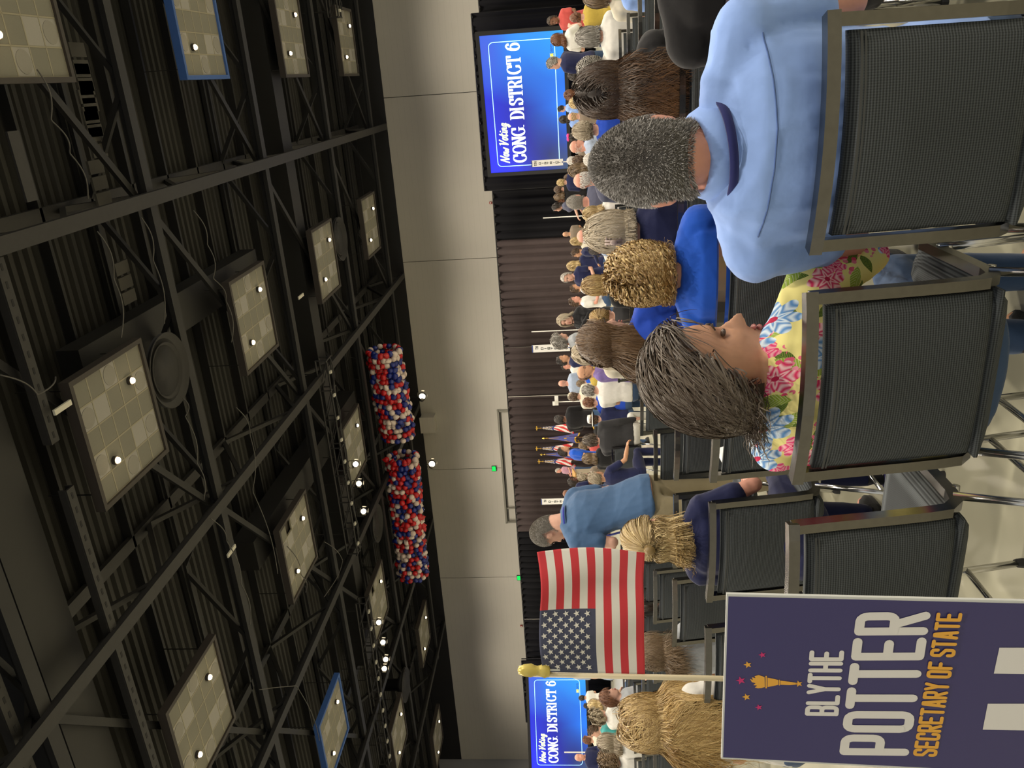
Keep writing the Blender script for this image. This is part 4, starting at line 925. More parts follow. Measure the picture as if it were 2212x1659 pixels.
# ------------------------------------------------------------------ hair
HR = np.array([.0845, .1075, .1315]); HCY = -.004
HAIR = {}
def hair_mesh(style, lod, seed=0, length=None, mat=None):
    key = (style, lod, seed, length)
    if key in HAIR: return HAIR[key]
    r = np.random.default_rng(seed + 11)
    N = {'near': 5200, 'mid': 1500, 'far': 420}[lod]; wd = {'near': .0030, 'mid': .0052, 'far': .010}[lod]
    curly = style == 'curly'
    if style == 'crop': N = {'near': 15000, 'mid': 2600, 'far': 500}[lod]; wd *= .5
    if curly: N = int(N * .42)
    if style in ('bald', 'fringe'): N = int(N * .5)
    D = r.normal(size=(N * 5, 3)); D /= np.linalg.norm(D, axis=1)[:, None]
    front = (D[:, 1] > (.62 if style == 'crop' else .42)) & (D[:, 2] < .52); side = (D[:, 1] > .12) & (D[:, 2] < .1); low = (D[:, 2] < (-.66 if style in ('crop', 'fringe') else -.6)) | ((D[:, 2] < -.2) & (D[:, 1] > -.1))
    ear = (np.abs(D[:, 0]) > .86) & (D[:, 2] < .02) & (D[:, 1] > -.42) if style in ('crop', 'fringe', 'bald') else front
    ok = ~(front | side | low | ear)
    if style == 'fringe': ok &= (D[:, 2] < .42) & (D[:, 1] < .3)
    if style == 'bald': ok &= (D[:, 2] < .2) & (D[:, 1] < .1)
    D = D[ok][:N]; N = len(D)
    P = D * HR * (1.0) + np.array([0, HCY, 0]); g = np.array([0, 0, -1.0]); nrm = D / HR; nrm /= np.linalg.norm(nrm, axis=1)[:, None]
    S = {'crop': 3, 'bald': 3, 'fringe': 4}.get(style, 26 if curly else 13)
    Lg = {'crop': .0115, 'bald': .012, 'fringe': .03, 'short': .075, 'swept': .16, 'bob': .26, 'long': .55, 'wavy': .42, 'curly': .26, 'bun': .2, 'pony': .42, 'messy': .5, 'bowl': .15}[style]
    if length: Lg = length
    L = Lg * r.uniform(.72, 1.08, N); vol = {'short': .012, 'swept': .034, 'bob': .018, 'long': .016, 'wavy': .032, 'curly': .034, 'bun': .016, 'pony': .010, 'messy': .022, 'bowl': .016}.get(style, .004)
    off = r.uniform(.15, 1, N) ** .8 * vol
    sx = np.sign(P[:, 0] + r.normal(0, .006, N)) * np.clip(D[:, 2] * 1.3 + .12, .0, 1); tang = lambda v: v - nrm * np.sum(v * nrm, 1)[:, None]
    if style in ('crop', 'bald'):
        cw = np.array([.0, -.075, .09]); d0 = P - cw; sw_ = np.cross(d0, np.array([0, -.6, .8])); V = nrm * 1.0 + .9 * d0 / (np.linalg.norm(d0, axis=1)[:, None] + .01) * .6 + .8 * sw_ / (np.linalg.norm(sw_, axis=1)[:, None] + .01) * .35
    elif style == 'fringe': V = nrm * .5 + tang(np.tile([0, -.3, -1.0], (N, 1)))
    elif style in ('bun', 'pony'):
        K = np.array([0, -.118, .035]) if style == 'bun' else np.array([0, -.115, .02]); V = tang(K - P)
    elif style in ('swept', 'short'):
        V = tang(np.stack([.25 * sx, np.full(N, -1.0), np.full(N, -.15)], 1)) + nrm * .45
        V += .35 * np.cross(P * 9, np.array([0, 0, 1.0]))
    else:
        V = tang(np.stack([.75 * sx, -.5 + 0 * sx, .1 + 0 * sx], 1)) + nrm * .25
        if style == 'bowl': V = tang(P - np.array([0, -.06, .12]))
    V += r.normal(0, .1 if style not in ('messy', 'swept') else .2, (N, 3)); V /= np.linalg.norm(V, axis=1)[:, None] + 1e-6
    gr = {'crop': 0, 'bald': .1, 'fringe': .5, 'short': .16, 'swept': .15, 'bob': .5, 'long': .55, 'wavy': .42, 'curly': .34, 'bun': .0, 'pony': .2, 'messy': .42, 'bowl': .5}[style]
    pts = [P.copy()]; step = (L / S)[:, None]; cl = r.integers(0, 60, N); cv = r.normal(0, 1, (60, 3)); ph = r.uniform(0, 6.28, N) + cl; base = P.copy()
    if curly: cl_ph = r.uniform(0, 6.28, N)
    for s_ in range(S):
        t = (s_ + 1) / S
        kk_, nz = {'long': (.38, .012), 'bob': (.34, .02), 'wavy': (.3, .03), 'messy': (.24, .03), 'curly': (.26, .05), 'bowl': (.4, .012), 'swept': (.2, .05), 'short': (.2, .05), 'fringe': (.3, .05)}.get(style, (0, .03))
        if style in ('swept', 'short'): tgt = np.stack([.12 * sx, np.full(N, -.8), np.full(N, -.62)], 1) + nrm * .25 * (1 - t)
        else: tgt = np.stack([.55 * sx * (1 - t) ** 2, np.full(N, -.25) * (1 - t), np.full(N, -1.0)], 1)
        V = V * (1 - kk_) + tgt * kk_ + cv[cl] * (.05 if style != 'messy' else .10) + r.normal(0, nz, (N, 3))
        if style in ('bun', 'pony'):
            hang = (style == 'bun') & (D[:, 2] < .05); V0 = V.copy()
            toK = K + cv[cl] * .003 - base; dk = np.linalg.norm(toK, axis=1)[:, None]
            live = dk[:, 0] > .02; V = np.where(live[:, None], toK / (dk + 1e-6) * 1.0 + nrm * .12, V * .7 + (np.array([0, -.35, -.9]) if style == 'pony' else np.array([.25, -.25, -.75])) + cv[cl] * .25)
            V = np.where(hang[:, None], V0 * .6 + np.array([0, -.05, -.5]) + cv[cl] * .04, V)
        if style in ('wavy', 'messy', 'long'):
            amp = {'wavy': .55, 'messy': .42, 'long': .15}[style]
            V = V + amp * np.stack([np.sin(t * 15 + ph * .35 + cl), .5 * np.cos(t * 13 + cl), 0 * t + 0 * ph], 1) * t
        V /= np.linalg.norm(V, axis=1)[:, None] + 1e-6
        base = base + V * step
        q = (base - np.array([0, HCY, 0])); Rr = HR + off[:, None]; m_ = np.sqrt(np.sum((q / Rr) ** 2, 1)); fix = (m_ < 1)[:, None]
        base = np.where(fix, q / np.maximum(m_, .2)[:, None] + np.array([0, HCY, 0]), base)
        # neck, shoulders and back
        q = base - np.array([0, -.02, -.34]); Rs = np.array([.225, .135, .165]) + off[:, None]; m_ = np.sqrt(np.sum((q / Rs) ** 2, 1)); fix = (m_ < 1)[:, None]
        base = np.where(fix, q / np.maximum(m_, .3)[:, None] + np.array([0, -.02, -.34]), base)
        q = base[:, :2] - np.array([0, -.02]); Rn = .06 + off; m_ = np.linalg.norm(q, axis=1); fix = ((m_ < Rn) & (base[:, 2] < -.08))[:, None]
        base = np.where(fix, np.concatenate([q / np.maximum(m_, .02)[:, None] * Rn[:, None] + np.array([0, -.02]), base[:, 2:]], 1), base)
        low_ = base[:, 2] < -.36; base[:, 1] = np.where(low_ & (base[:, 1] > -.14 - off) & (base[:, 1] < .05), -.14 - off, base[:, 1])
        vo = {'messy': .05, 'wavy': .042, 'swept': .036, 'curly': .04}.get(style, vol * 1.15 + .004)
        q = base - np.array([0, HCY, 0]); m_ = np.sqrt(np.sum((q / (HR + vo)) ** 2, 1)); fix = ((m_ > 1) & (base[:, 2] > -.07))[:, None]
        base = np.where(fix, q / np.maximum(m_, 1)[:, None] + np.array([0, HCY, 0]), base)
        if style in ('long', 'wavy', 'messy', 'pony'):
            mw = {'long': .12, 'wavy': .17, 'messy': .18, 'pony': .1}[style]; base[:, 0] = np.where(np.abs(base[:, 0]) > mw, np.sign(base[:, 0]) * mw * (1 - .0) , base[:, 0]); base[:, 1] = np.maximum(base[:, 1], -.21)
        zf = {'swept': -.092, 'short': -.085, 'bowl': -.115, 'bob': -.17, 'curly': -.12, 'bun': -.16}.get(style)
        if zf is not None:
            zj = zf + cl * (.0014 if style == 'bun' else .0009); lowz = base[:, 2] < zj; base[:, 2] = np.where(lowz, zj + r.normal(0, .002, N), base[:, 2]); base[:, :2] = np.where(lowz[:, None], base[:, :2] * .985, base[:, :2])
        if curly:
            R_c = .013 * min(1, t * 3); a_ = t * 26 + ph; u1 = np.cross(V, np.array([.3, .5, .2])); u1 /= np.linalg.norm(u1, axis=1)[:, None] + 1e-6; u2 = np.cross(V, u1)
            pts.append(base + R_c * (np.cos(a_)[:, None] * u1 + np.sin(a_)[:, None] * u2))
        else: pts.append(base.copy())
    Q = np.stack(pts, 1); n = S + 1
    T_ = np.gradient(Q, axis=1); T_ /= np.linalg.norm(T_, axis=2)[..., None] + 1e-9
    out = Q - np.array([0, -.02, -.02]); out /= np.linalg.norm(out, axis=2)[..., None] + 1e-9
    out = out + RNG.normal(0, .35, (N, 1, 3))
    W = np.cross(T_, out); W /= np.linalg.norm(W, axis=2)[..., None] + 1e-9
    tt = np.linspace(0, 1, n); wv = wd * (1 - .85 * tt ** 3) * (2.0 if curly else 1); wv = wv[None, :, None] * r.uniform(.6, 1.3, (N, 1, 1))
    A = np.stack([Q - W * wv / 2, Q + W * wv / 2], 2).reshape(-1, 3)
    base_i = (np.arange(N) * n * 2)[:, None] + (np.arange(S) * 2)[None, :]; F = np.stack([base_i, base_i + 1, base_i + 3, base_i + 2], -1).reshape(-1, 4)
    rnd = r.uniform(0, 1, N)
    if style == 'crop':
        cdist = np.linalg.norm(D - np.array([.05, -.62, .78]), axis=1); rnd = rnd * np.clip(.62 + .36 * cdist, .5, 1.15)
    ttv = np.repeat(np.tile(tt, N), 2); rrv = np.repeat(rnd if style == 'crop' else rnd * .7 + .3 * (cv[cl, 0] > .3), n * 2)
    # scalp cap under the strands
    if style not in ('bald', 'fringe'):
        cap = MB(); capo = .004 if style == 'crop' else .35 * vol; cap.ell((0, HCY, 0), HR + capo, 28, 20); cvv = cap.v[0]; d_ = (cvv - np.array([0, HCY, 0])) / HR
        d_ = d_ / np.linalg.norm(d_, axis=1)[:, None]
        bad = ((np.abs(d_[:, 0]) > .86) & (d_[:, 2] < .02) & (d_[:, 1] > -.42) & (style == 'crop')) | ((d_[:, 1] > -.08) & (d_[:, 2] < .2) & (style != 'crop')) | ((d_[:, 1] > (.6 if style == 'crop' else .42)) & (d_[:, 2] < .52)) | ((d_[:, 1] > .12) & (d_[:, 2] < .1)) | (d_[:, 2] < (-.62 if style == 'crop' else -.6))
        if style == 'fringe': bad |= d_[:, 2] > .4
        cf = [f for f in cap.f if not any(bad[list(f)])]
    else: cvv = np.zeros((0, 3)); cf = []
    if style == 'bun':
        bb = MB(); bb.ell((0, -.132, .03), (.02, .022, .024), 14, 10); k0 = len(cvv); cvv = np.concatenate([cvv, bb.v[0]]); cf += [tuple(i + k0 for i in f) for f in bb.f]
    n0 = len(A); allv = np.concatenate([A, cvv]); me = bpy.data.meshes.new('hair')
    me.from_pydata(allv.tolist(), [], F.tolist() + [tuple(i + n0 for i in f) for f in cf])
    for nm, arr in (('tt', np.concatenate([ttv ** 1.6, np.zeros(len(cvv))])), ('rr', np.concatenate([rrv, np.full(len(cvv), .1)]))):
        at_ = me.attributes.new(nm, 'FLOAT', 'POINT'); at_.data.foreach_set('value', arr.astype(np.float32))
    me.polygons.foreach_set('use_smooth', [True] * len(me.polygons)); me.materials.append(M['hair']); me.update(); HAIR[key] = me; return me
SK = {'fair': (.58, .33, .24), 'pink': (.62, .30, .22), 'tan': (.54, .29, .17), 'brown': (.17, .075, .04), 'dark': (.09, .04, .025)}
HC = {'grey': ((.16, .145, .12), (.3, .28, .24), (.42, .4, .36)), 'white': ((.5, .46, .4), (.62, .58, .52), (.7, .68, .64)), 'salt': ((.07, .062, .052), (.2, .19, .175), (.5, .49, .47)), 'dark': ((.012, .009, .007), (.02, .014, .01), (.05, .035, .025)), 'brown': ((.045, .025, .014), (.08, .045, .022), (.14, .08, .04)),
      'auburn': ((.1, .035, .014), (.14, .05, .02), (.22, .09, .035)), 'blond': ((.24, .16, .06), (.46, .32, .13), (.72, .56, .28)), 'goldblond': ((.2, .115, .036), (.42, .26, .085), (.68, .5, .22)), 'ashblond': ((.17, .13, .08), (.3, .24, .15), (.5, .43, .31)), 'paleblond': ((.36, .29, .19), (.52, .45, .32), (.68, .6, .46)),
      'greybrown': ((.046, .03, .019), (.07, .048, .031), (.15, .12, .09)), 'ombre': ((.02, .013, .009), (.3, .15, .06), (.05, .032, .022)), 'lightbrown': ((.09, .058, .032), (.17, .11, .055), (.26, .18, .1)), 'longbrown': ((.075, .042, .02), (.24, .13, .05), (.19, .115, .055))}
CLO = {'navy': (.012, .016, .06), 'black': (.008, .008, .009), 'charcoal': (.03, .03, .032), 'slate': (.08, .085, .13), 'blue': (.012, .085, .50), 'royal': (.015, .06, .42), 'sky': (.27, .42, .82), 'denim': (.05, .1, .2), 'steelblue': (.062, .125, .24), 'white': (.68, .67, .62), 'cream': (.6, .56, .45), 'grey': (.32, .34, .36), 'taupe': (.2, .16, .12), 'khaki': (.33, .28, .17), 'red': (.5, .08, .07), 'pink': (.5, .22, .25), 'yellow': (.45, .33, .06), 'purple': (.16, .11, .3), 'lightblue': (.35, .42, .55), 'teal': (.05, .3, .3), 'pinkstripe': (.45, .25, .32), 'jean': (.04, .075, .15), 'maroon': (.09, .02, .03)}
def person(X, Y, d, label, pose='sit', rz=0, yaw=0, pit=0, lean=0, side=0, y=None, wf=1.0, arms=('lap', 'lap'), sleeve='short', lod='far', fem=False, nose=1.0, skin='fair', hair=('short', 'brown'), top='navy', bottom='jean', shoes='black', z=None, group=None, seed=0, hlen=None, scale=None, hoff=(0, 0, 0), hmul=1.0, faced=False, hd=.015):
    """X, Y: photo pixel of the head centre; d: metres along the view axis"""
    vox = {'near': .0075, 'mid': .0125, 'far': .0165}[lod]
    b, s, p, sh, Hc, Rh = body_meshes(pose, wf, yaw, pit, lean, side, arms, sleeve, vox, fem, nose, seed, hmul, hd)
    P = at(X, Y, d) if y is None else ony(X, Y, y); s_ = P[2] / Hc[2]; s_ = float(np.clip(s_, .80, 1.13)) if scale is None else scale
    hx = np.array([Hc[0] * math.cos(rz) - Hc[1] * math.sin(rz), Hc[0] * math.sin(rz) + Hc[1] * math.cos(rz)]) * s_
    o = empty('person', (P[0] - hx[0], P[1] - hx[1], (P[2] - Hc[2] * s_) if z is None else z), rz, label, 'person', group); o.scale = (s_,) * 3
    link('body', b, o, col=SK[skin]); st = link('shirt', s, o, col=CLO[top] if isinstance(top, str) and top in CLO else (1, 1, 1))
    link('trousers', p, o, col=CLO[bottom]); link('shoes', sh, o, col=CLO[shoes])
    if hair:
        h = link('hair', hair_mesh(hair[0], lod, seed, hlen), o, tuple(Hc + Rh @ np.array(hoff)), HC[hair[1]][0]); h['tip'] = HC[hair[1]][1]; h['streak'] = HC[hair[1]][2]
        h.rotation_euler = (0, 0, yaw) if abs(pit) < .2 else Matrix(Rh.tolist()).to_euler()
        if hmul != 1: h.scale = (hmul,) * 3
    if lod != 'far' and faced:
        def face(nm, mb, mat, c=None):
            e = mb.build(nm, mat, o, True); e.location = tuple(Hc); e.rotation_euler = Matrix(Rh.tolist()).to_euler(); e.scale = (hmul,) * 3
            if c: e.color = tuple(c) + (1,)
        bc = HC[hair[1]][0] if hair else (.1, .08, .06)
        for q in (-1, 1):
            face('eye', MB().ell((q * .031, .079, .0), (.011, .009, .0055), 10, 8), M['eye'])
            face('eyebrow', MB().tube([(q * .014, .094, .021), (q * .032, .092, .026), (q * .048, .082, .02)], [.0022, .003, .0015], 6), M['cloth'], bc)
        face('upper_lip', MB().ell((0, .0985, -.0665), (.02, .007, .0046), 12, 6), M['lips']); face('lower_lip', MB().ell((0, .0985, -.0785), (.018, .008, .0054), 12, 6), M['lips'])
    o['_h'] = [float(v) for v in Hc]; Rm = Matrix(Rh.tolist()).to_4x4(); Rm.translation = Vector(Hc)
    o['_m'] = [c for row in Rm for c in row]
    return o
def onhead(o, name, me_or_mb, mat=None, smooth=True, **kw):
    q = me_or_mb.build(name, mat, o, smooth, **kw) if isinstance(me_or_mb, MB) else link(name, me_or_mb, o, **kw)
    m = o['_m']; q.matrix_local = Matrix([m[0:4], m[4:8], m[8:12], m[12:16]]); return q
M['eye'] = plain('dark_eye', (.09, .06, .045, 1), .25); M['lips'] = plain('lip', (.4, .13, .11, 1), .45)
M['lens_dark'] = plain('dark_glass', (.02, .02, .022, 1), .1); M['glass_frame'] = plain('spectacle_frame', (.02, .02, .02, 1), .3)
def glasses(o):
    mb = MB()
    for q in (-1, 1):
        mb.tube([(q * .033 + .021 * math.cos(a), .098 - .004 * abs(math.cos(a)), .001 + .015 * math.sin(a)) for a in np.linspace(0, 2 * PI, 17)], .0014, 5)
        mb.tube([(q * .054, .095, .004), (q * .074, .06, .006), (q * .083, -.01, .004), (q * .082, -.03, -.012)], .0016, 5)
    mb.tube([(-.012, .1, .003), (.012, .1, .003)], .0014, 5); onhead(o, 'glasses', mb, M['glass_frame'])
def cap_hat(o, kind='cap', col=(.01, .01, .01)):
    mb = MB()
    if kind == 'cap':
        mb.lathe([(.09, .02), (.092, .06), (.08, .105), (.045, .135), (.005, .142)], (0, -.005, 0), 20); mb.ell((0, .1, .03), (.065, .065, .006), 14, 6)
    else: mb.lathe([(.155, .035), (.16, .04), (.11, .05), (.088, .055), (.088, .1), (.08, .135), (.04, .145), (.005, .147)], (0, -.005, 0), 24)
    q = onhead(o, 'hat', mb, M['cloth']); q.color = tuple(col) + (1,)
    if kind != 'cap':
        q2 = onhead(o, 'hat_band', MB().lathe([(.0885, .056), (.0905, .06), (.0905, .078), (.0885, .08)], (0, -.005, 0), 24), M['gold'])
# ------------------------------------------------------------------ who sits where
def row_chairs():
    base = {0: [(-.16, 'chair holding the man in the light blue shirt'), (-.71, 'chair holding the woman in the yellow floral blouse'), (-1.29, 'empty chair behind the navy campaign placard')],
            1: [(.37, 'chair of the person in black cut by the upper picture edge'), (-.19, 'chair just beyond the man in the light blue shirt'), (-.74, 'chair holding the curly haired person in the bright blue T-shirt'), (-1.28, 'empty chair with a white sheet, right behind the floral blouse'), (-1.84, 'chair holding the woman with blond hair gathered in a knot'), (-2.44, 'chair under the long blond hair beside the placard')],
            2: [(-.17, 'chair under the dark wavy hair with lighter ends'), (-.725, 'chair beyond the curly blond head'), (-1.28, 'chair of the girl with long straight brown hair'), (-1.84, 'empty chair in the third row with its back rail above a second rail'), (-2.4, 'chair with a jacket by the bending man'), (-2.95, 'empty dark chair right behind the small flag'), (.4, 'third-row chair near the upper picture edge')]}
    for r in base:
        for x, l in base[r]: chair(x, ROWY[r], l, 'chairs in the %s row' % ORD[r])
    for r in range(3, 12):
        for k in range(-4, 15):
            xx = -.26 - .56 * k - .07 * (r - 3)
            px = to_px((xx, ROWY[r] - .26, .87))
            if not (-40 < px[1] < 1700) or (r > 8 and not (780 < px[1] < 1150)): continue
            Yc = px[1]
            if 795 < Yc < 1080:
                if not ((r == 3 and Yc < 1045) or (r == 4 and Yc < 930) or (r == 9 and Yc > 930) or (r == 11 and Yc < 900)): continue
            elif r > 7: continue
            if r == 3 and -3.3 < xx < -2.6: continue
            chair(xx, ROWY[r], '%s-row chair, %s from the upper picture edge' % (ORD[r], (['first'] + ORD[1:] + ['fifteenth', 'sixteenth', 'seventeenth', 'eighteenth', 'nineteenth'])[k + 4]), 'chairs in the %s row' % ORD[r], detail=r < 6)
row_chairs()
CLO['floral'] = (1, 1, 1)
R0 = ROWY[0] - .10; R1 = ROWY[1] - .08; R2 = ROWY[2] - .08
# the near people -------------------------------------------------
p1 = person(1418, 350, 0, 'man with cropped grey hair in a light blue shirt seen from behind', y=R0 - .03, rz=.02, yaw=.12, pit=.32, hd=.03, lean=-.14, side=-.10, wf=1.30, sleeve='short', lod='near', skin='pink', hair=('crop', 'salt'), top='sky', bottom='jean', seed=3, nose=1.1, scale=1.02, faced=True, hmul=1.08)
glasses(p1)
p2 = person(1545, 798, 0, 'woman with short grey-brown hair in a yellow floral blouse, face turned right', y=R0 + .02, rz=-.12, yaw=-1.15, pit=.16, lean=-.12, hd=.025, side=.09, wf=1.55, sleeve='long', arms=('lap', 'knee'), lod='near', fem='older', skin='tan', hair=('swept', 'greybrown'), top='floral', bottom='jean', seed=5, nose=1.25, faced=True, scale=.89, hmul=1.33, hlen=.12)
p3 = person(1388, 590, 0, 'person with curly blond hair in a bright blue T-shirt', y=R1, yaw=-.1, wf=1.2, lod='near', fem='older', hair=('curly', 'goldblond'), top='blue', seed=8, hlen=.18)
p4 = person(1305, 735, 0, 'girl with long straight brown hair and glasses, turned right', y=R2 - .1, rz=-.1, yaw=-.8, pit=.1, lod='near', fem=True, hair=('long', 'longbrown'), top='royal', seed=9, hlen=.6, faced=True, hmul=1.06)
glasses(p4)
p5 = person(1310, 195, 0, 'woman with dark wavy hair fading to light brown ends, black top', y=R2, rz=.1, yaw=-.2, wf=1.05, lod='near', fem=True, hair=('wavy', 'ombre'), top='charcoal', bottom='black', seed=12, hlen=.37, hmul=1.06)
p6 = person(1330, -95, 0, 'large person in a black shirt cut by the upper picture edge', y=R1, rz=.1, wf=1.5, lod='mid', hair=('short', 'dark'), top='black', bottom='black', seed=14, scale=1.08)
p7 = person(1322, 500, 0, 'woman with pale blond hair held by a claw clip, dark top', y=ROWY[2] + .05, yaw=-.2, lod='near', fem=True, hair=('bowl', 'paleblond'), top='navy', bottom='black', seed=16, hlen=.2, hmul=1.08)
p8 = person(1412, 1160, 0, 'woman in a navy dress with blond hair gathered in a knot', y=R1 - .02, rz=.05, yaw=.1, lean=.03, lod='near', fem=True, skin='pink', hair=('bun', 'blond'), top='navy', bottom='navy', arms=('lap', 'fold'), seed=17, hmul=1.1, hlen=.24)
p9 = person(1400, 1560, 0, 'woman with long loose golden blond hair and a white top', y=R1 - .1, rz=.1, yaw=.3, lod='near', fem=True, hair=('messy', 'goldblond'), top='white', seed=20, hlen=.5, hmul=1.05)
p10 = person(1415, 1405, 0, 'person with tousled light brown hair and a grey shirt beneath the small flag', y=R2 - .05, rz=.2, yaw=-.5, lod='near', fem=True, skin='tan', hair=('messy', 'lightbrown'), top='grey', seed=22, hlen=.3, arms=('lap', 'rest'))
p11 = person(1185, 1148, 5.6, 'standing man in a steel blue shirt and khaki trousers looking down', pose='stand', rz=1.25, yaw=.25, pit=.45, lean=.38, wf=1.1, lod='near', hair=('crop', 'grey'), top='steelblue', bottom='khaki', arms=('phone', 'phone'), seed=24, nose=1.1, faced=True, scale=1.02)
# the rest of the hall, from near to far ---------------------------
GR = 'people farther back in the hall'
def P(X, Y, px, label, pose='sit', **k):
    k.setdefault('lod', 'mid' if px > 34 else 'far'); k.setdefault('faced', k['lod'] == 'mid' and abs(k.get('rz', 0)) > 1)
    return person(X, Y, .25 * 1691 / px, label, pose=pose, group=GR, **k)
P(1290, -6, 62, 'person with light brown hair and a white blouse at the upper picture edge', fem=True, hair=('bowl', 'lightbrown'), top='cream', seed=1)
P(1312, -28, 64, 'person in a pale blue top beside a chair rail near the upper edge', fem=True, hair=('bob', 'lightbrown'), top='sky', bottom='navy', seed=2)
P(1272, 80, 56, 'person with a smooth grey bob and white shirt', fem=True, hair=('bowl', 'grey'), top='white', seed=3)
P(1195, 45, 25, 'man in a coral shirt and purple lanyard standing near the first screen', 'stand', rz=2.6, top='red', hair=('short', 'greybrown'), skin='brown', faced=True, lod='mid')
P(1246, 38, 30, 'person with an auburn ponytail', fem=True, hair=('pony', 'auburn'), top='yellow')
P(1205, 85, 32, 'woman with red-brown hair and a white sweater under the first screen', 'stand', rz=-.7, fem=True, hair=('bob', 'auburn'), top='white', lod='mid', arms=('fold', 'clap'))
P(1196, 138, 30, 'grey haired man in a navy jacket standing under the first screen', 'stand', rz=.8, yaw=.5, hair=('short', 'grey'), top='navy', sleeve='long', arms=('crossed', 'crossed'))
P(1277, 148, 54, 'person with fluffy grey curls beyond the dark wavy hair', fem=True, hair=('curly', 'grey'), top='white', seed=4, hlen=.1)
P(1243, 162, 30, 'tan skinned person half hidden by grey curls', hair=('short', 'dark'), skin='brown', top='taupe')
P(1233, 205, 26, 'person with reddish brown hair low under the first screen', fem=True, hair=('bob', 'auburn'), top='pink')
P(1246, 222, 32, 'person with short blond hair behind the dark wavy hair', hair=('short', 'blond'), top='taupe')
P(1213, 236, 17, 'small dark haired person in blue in front of the screen', 'stand', hair=('short', 'dark'), top='sky', rz=1.2)
P(1218, 258, 22, 'small dark haired person in a pale blue top', 'stand', hair=('bob', 'dark'), top='sky', fem=True)
P(1238, 252, 24, 'fair haired man in a tan jacket', hair=('fringe', 'blond'), top='taupe')
P(1264, 282, 52, 'person with feathery blond-grey hair and a royal blue shirt', fem=True, hair=('short', 'ashblond'), top='royal', seed=5)
bow = P(1237, 296, 20, 'person with a bright pink bow in dark hair', fem=True, hair=('bob', 'dark'), top='navy')
onhead(bow, 'hair_bow', MB().ell((.04, -.06, .12), (.06, .02, .04), 8, 6).ell((-.04, -.06, .12), (.06, .02, .04), 8, 6), plain('pink_ribbon', (.8, .05, .3, 1), .5))
q = P(1246, 316, 32, 'bald man with glasses and a blue lanyard', rz=-.8, yaw=-.4, hair=('bald', 'white'), top='lightblue', skin='pink', lod='mid', faced=True); glasses(q)
P(1282, 345, 44, 'person with soft silvery hair touching the cropped grey head', fem=True, hair=('short', 'white'), top='lightblue')
P(1237, 347, 22, 'white haired person beside the upright DISTRICT sign', hair=('short', 'white'), top='taupe')
P(1252, 346, 30, 'brown haired person under the upright DISTRICT sign', hair=('short', 'brown'), top='black')
P(1246, 368, 34, 'person with dark hair streaked blond', fem=True, hair=('bob', 'lightbrown'), top='black')
P(1262, 390, 48, 'man with white hair and a teal collar', yaw=.5, hair=('fringe', 'white'), top='slate', skin='pink', seed=6)
P(1230, 384, 20, 'person in an orange-red cap', hair=('short', 'brown'), top='red')
P(1213, 394, 20, 'fair haired person with dark jacket standing far back', 'stand', hair=('short', 'blond'), top='navy', sleeve='long')
for i, (X, Y, c, t) in enumerate([(1207, 409, 'brown', 'black'), (1207, 426, 'lightbrown', 'black'), (1216, 438, 'auburn', 'maroon'), (1203, 448, 'dark', 'slate')]):
    P(X, Y, 19, '%s of four people huddled against the black drape' % ('first', 'second', 'third', 'last')[i], 'stand', hair=('bob' if i % 2 else 'short', c), top=t, fem=bool(i % 2), rz=.6 * i)
P(1247, 436, 42, 'man with close grey hair and a slate polo shirt', hair=('crop', 'grey'), top='slate', skin='pink', wf=1.12, seed=7)
P(1280, 462, 44, 'woman with darker blond hair in front of the claw clip', fem=True, hair=('bob', 'blond'), top='white')
P(1223, 506, 17, 'bald man in a taupe shirt standing against the drape', 'stand', hair=('bald', 'grey'), top='taupe', skin='tan', rz=.2, wf=1.2)
P(1243, 521, 20, 'blond person beyond the white haired man', fem=True, hair=('bob', 'blond'), top='cream')
P(1268, 510, 46, 'man with white hair and a pink bald spot', yaw=.4, hair=('fringe', 'white'), top='lightblue', skin='pink', seed=8)
P(1288, 540, 36, 'person with short black hair and a white shirt', fem=True, yaw=.7, hair=('short', 'dark'), top='white', seed=9)
P(1245, 547, 26, 'man in a navy blazer with badges, turned left', 'stand', rz=1.6, hair=('short', 'brown'), top='navy', sleeve='long', skin='tan')
P(1226, 600, 30, 'older white haired person with glasses in a navy T-shirt facing the hall', 'stand', rz=2.7, yaw=.2, hair=('short', 'white'), top='navy', faced=True, lod='mid')
P(1238, 574, 22, 'small blond head beside the older person in navy', fem=True, hair=('bob', 'blond'), top='navy')
P(1286, 616, 56, 'woman with a smooth golden blond bob', fem=True, hair=('bowl', 'goldblond'), top='black', seed=10, hlen=.24)
P(1243, 622, 20, 'dark haired man in white, facing right', hair=('short', 'brown'), top='white', rz=-1.5, skin='tan')
P(1242, 650, 22, 'man with brown hair and white collar facing right', hair=('short', 'brown'), top='white', rz=-1.6, skin='pink')
q = P(1221, 692, 36, 'smiling blond woman in a black jacket holding a glass', 'stand', rz=2.75, yaw=.25, fem=True, hair=('bob', 'paleblond'), top='black', sleeve='long', arms=('clap', 'clap'), faced=True, lod='near', hlen=.2, seed=3)
P(1300, 683, 54, 'person with a light brown ponytail behind the brown haired girl', fem=True, hair=('pony', 'goldblond'), top='charcoal', seed=11)
P(1210, 734, 34, 'person with grey curls and a black and white patterned shirt', 'stand', rz=-1.0, hair=('curly', 'grey'), top='grey', arms=('clap', 'phone'), lod='mid', hlen=.1, seed=4)
P(1268, 762, 58, 'person with pale blond hair beyond the brown haired girl', fem=True, hair=('long', 'paleblond'), top='cream', hlen=.35, seed=12)
P(1216, 777, 26, 'ruddy dark haired man smiling toward the right', 'stand', rz=-1.7, hair=('short', 'dark'), top='navy', sleeve='long', skin='tan')
P(1222, 792, 18, 'small dark haired face beside the ruddy man', 'stand', rz=-2.4, hair=('short', 'dark'), top='white', skin='pink')
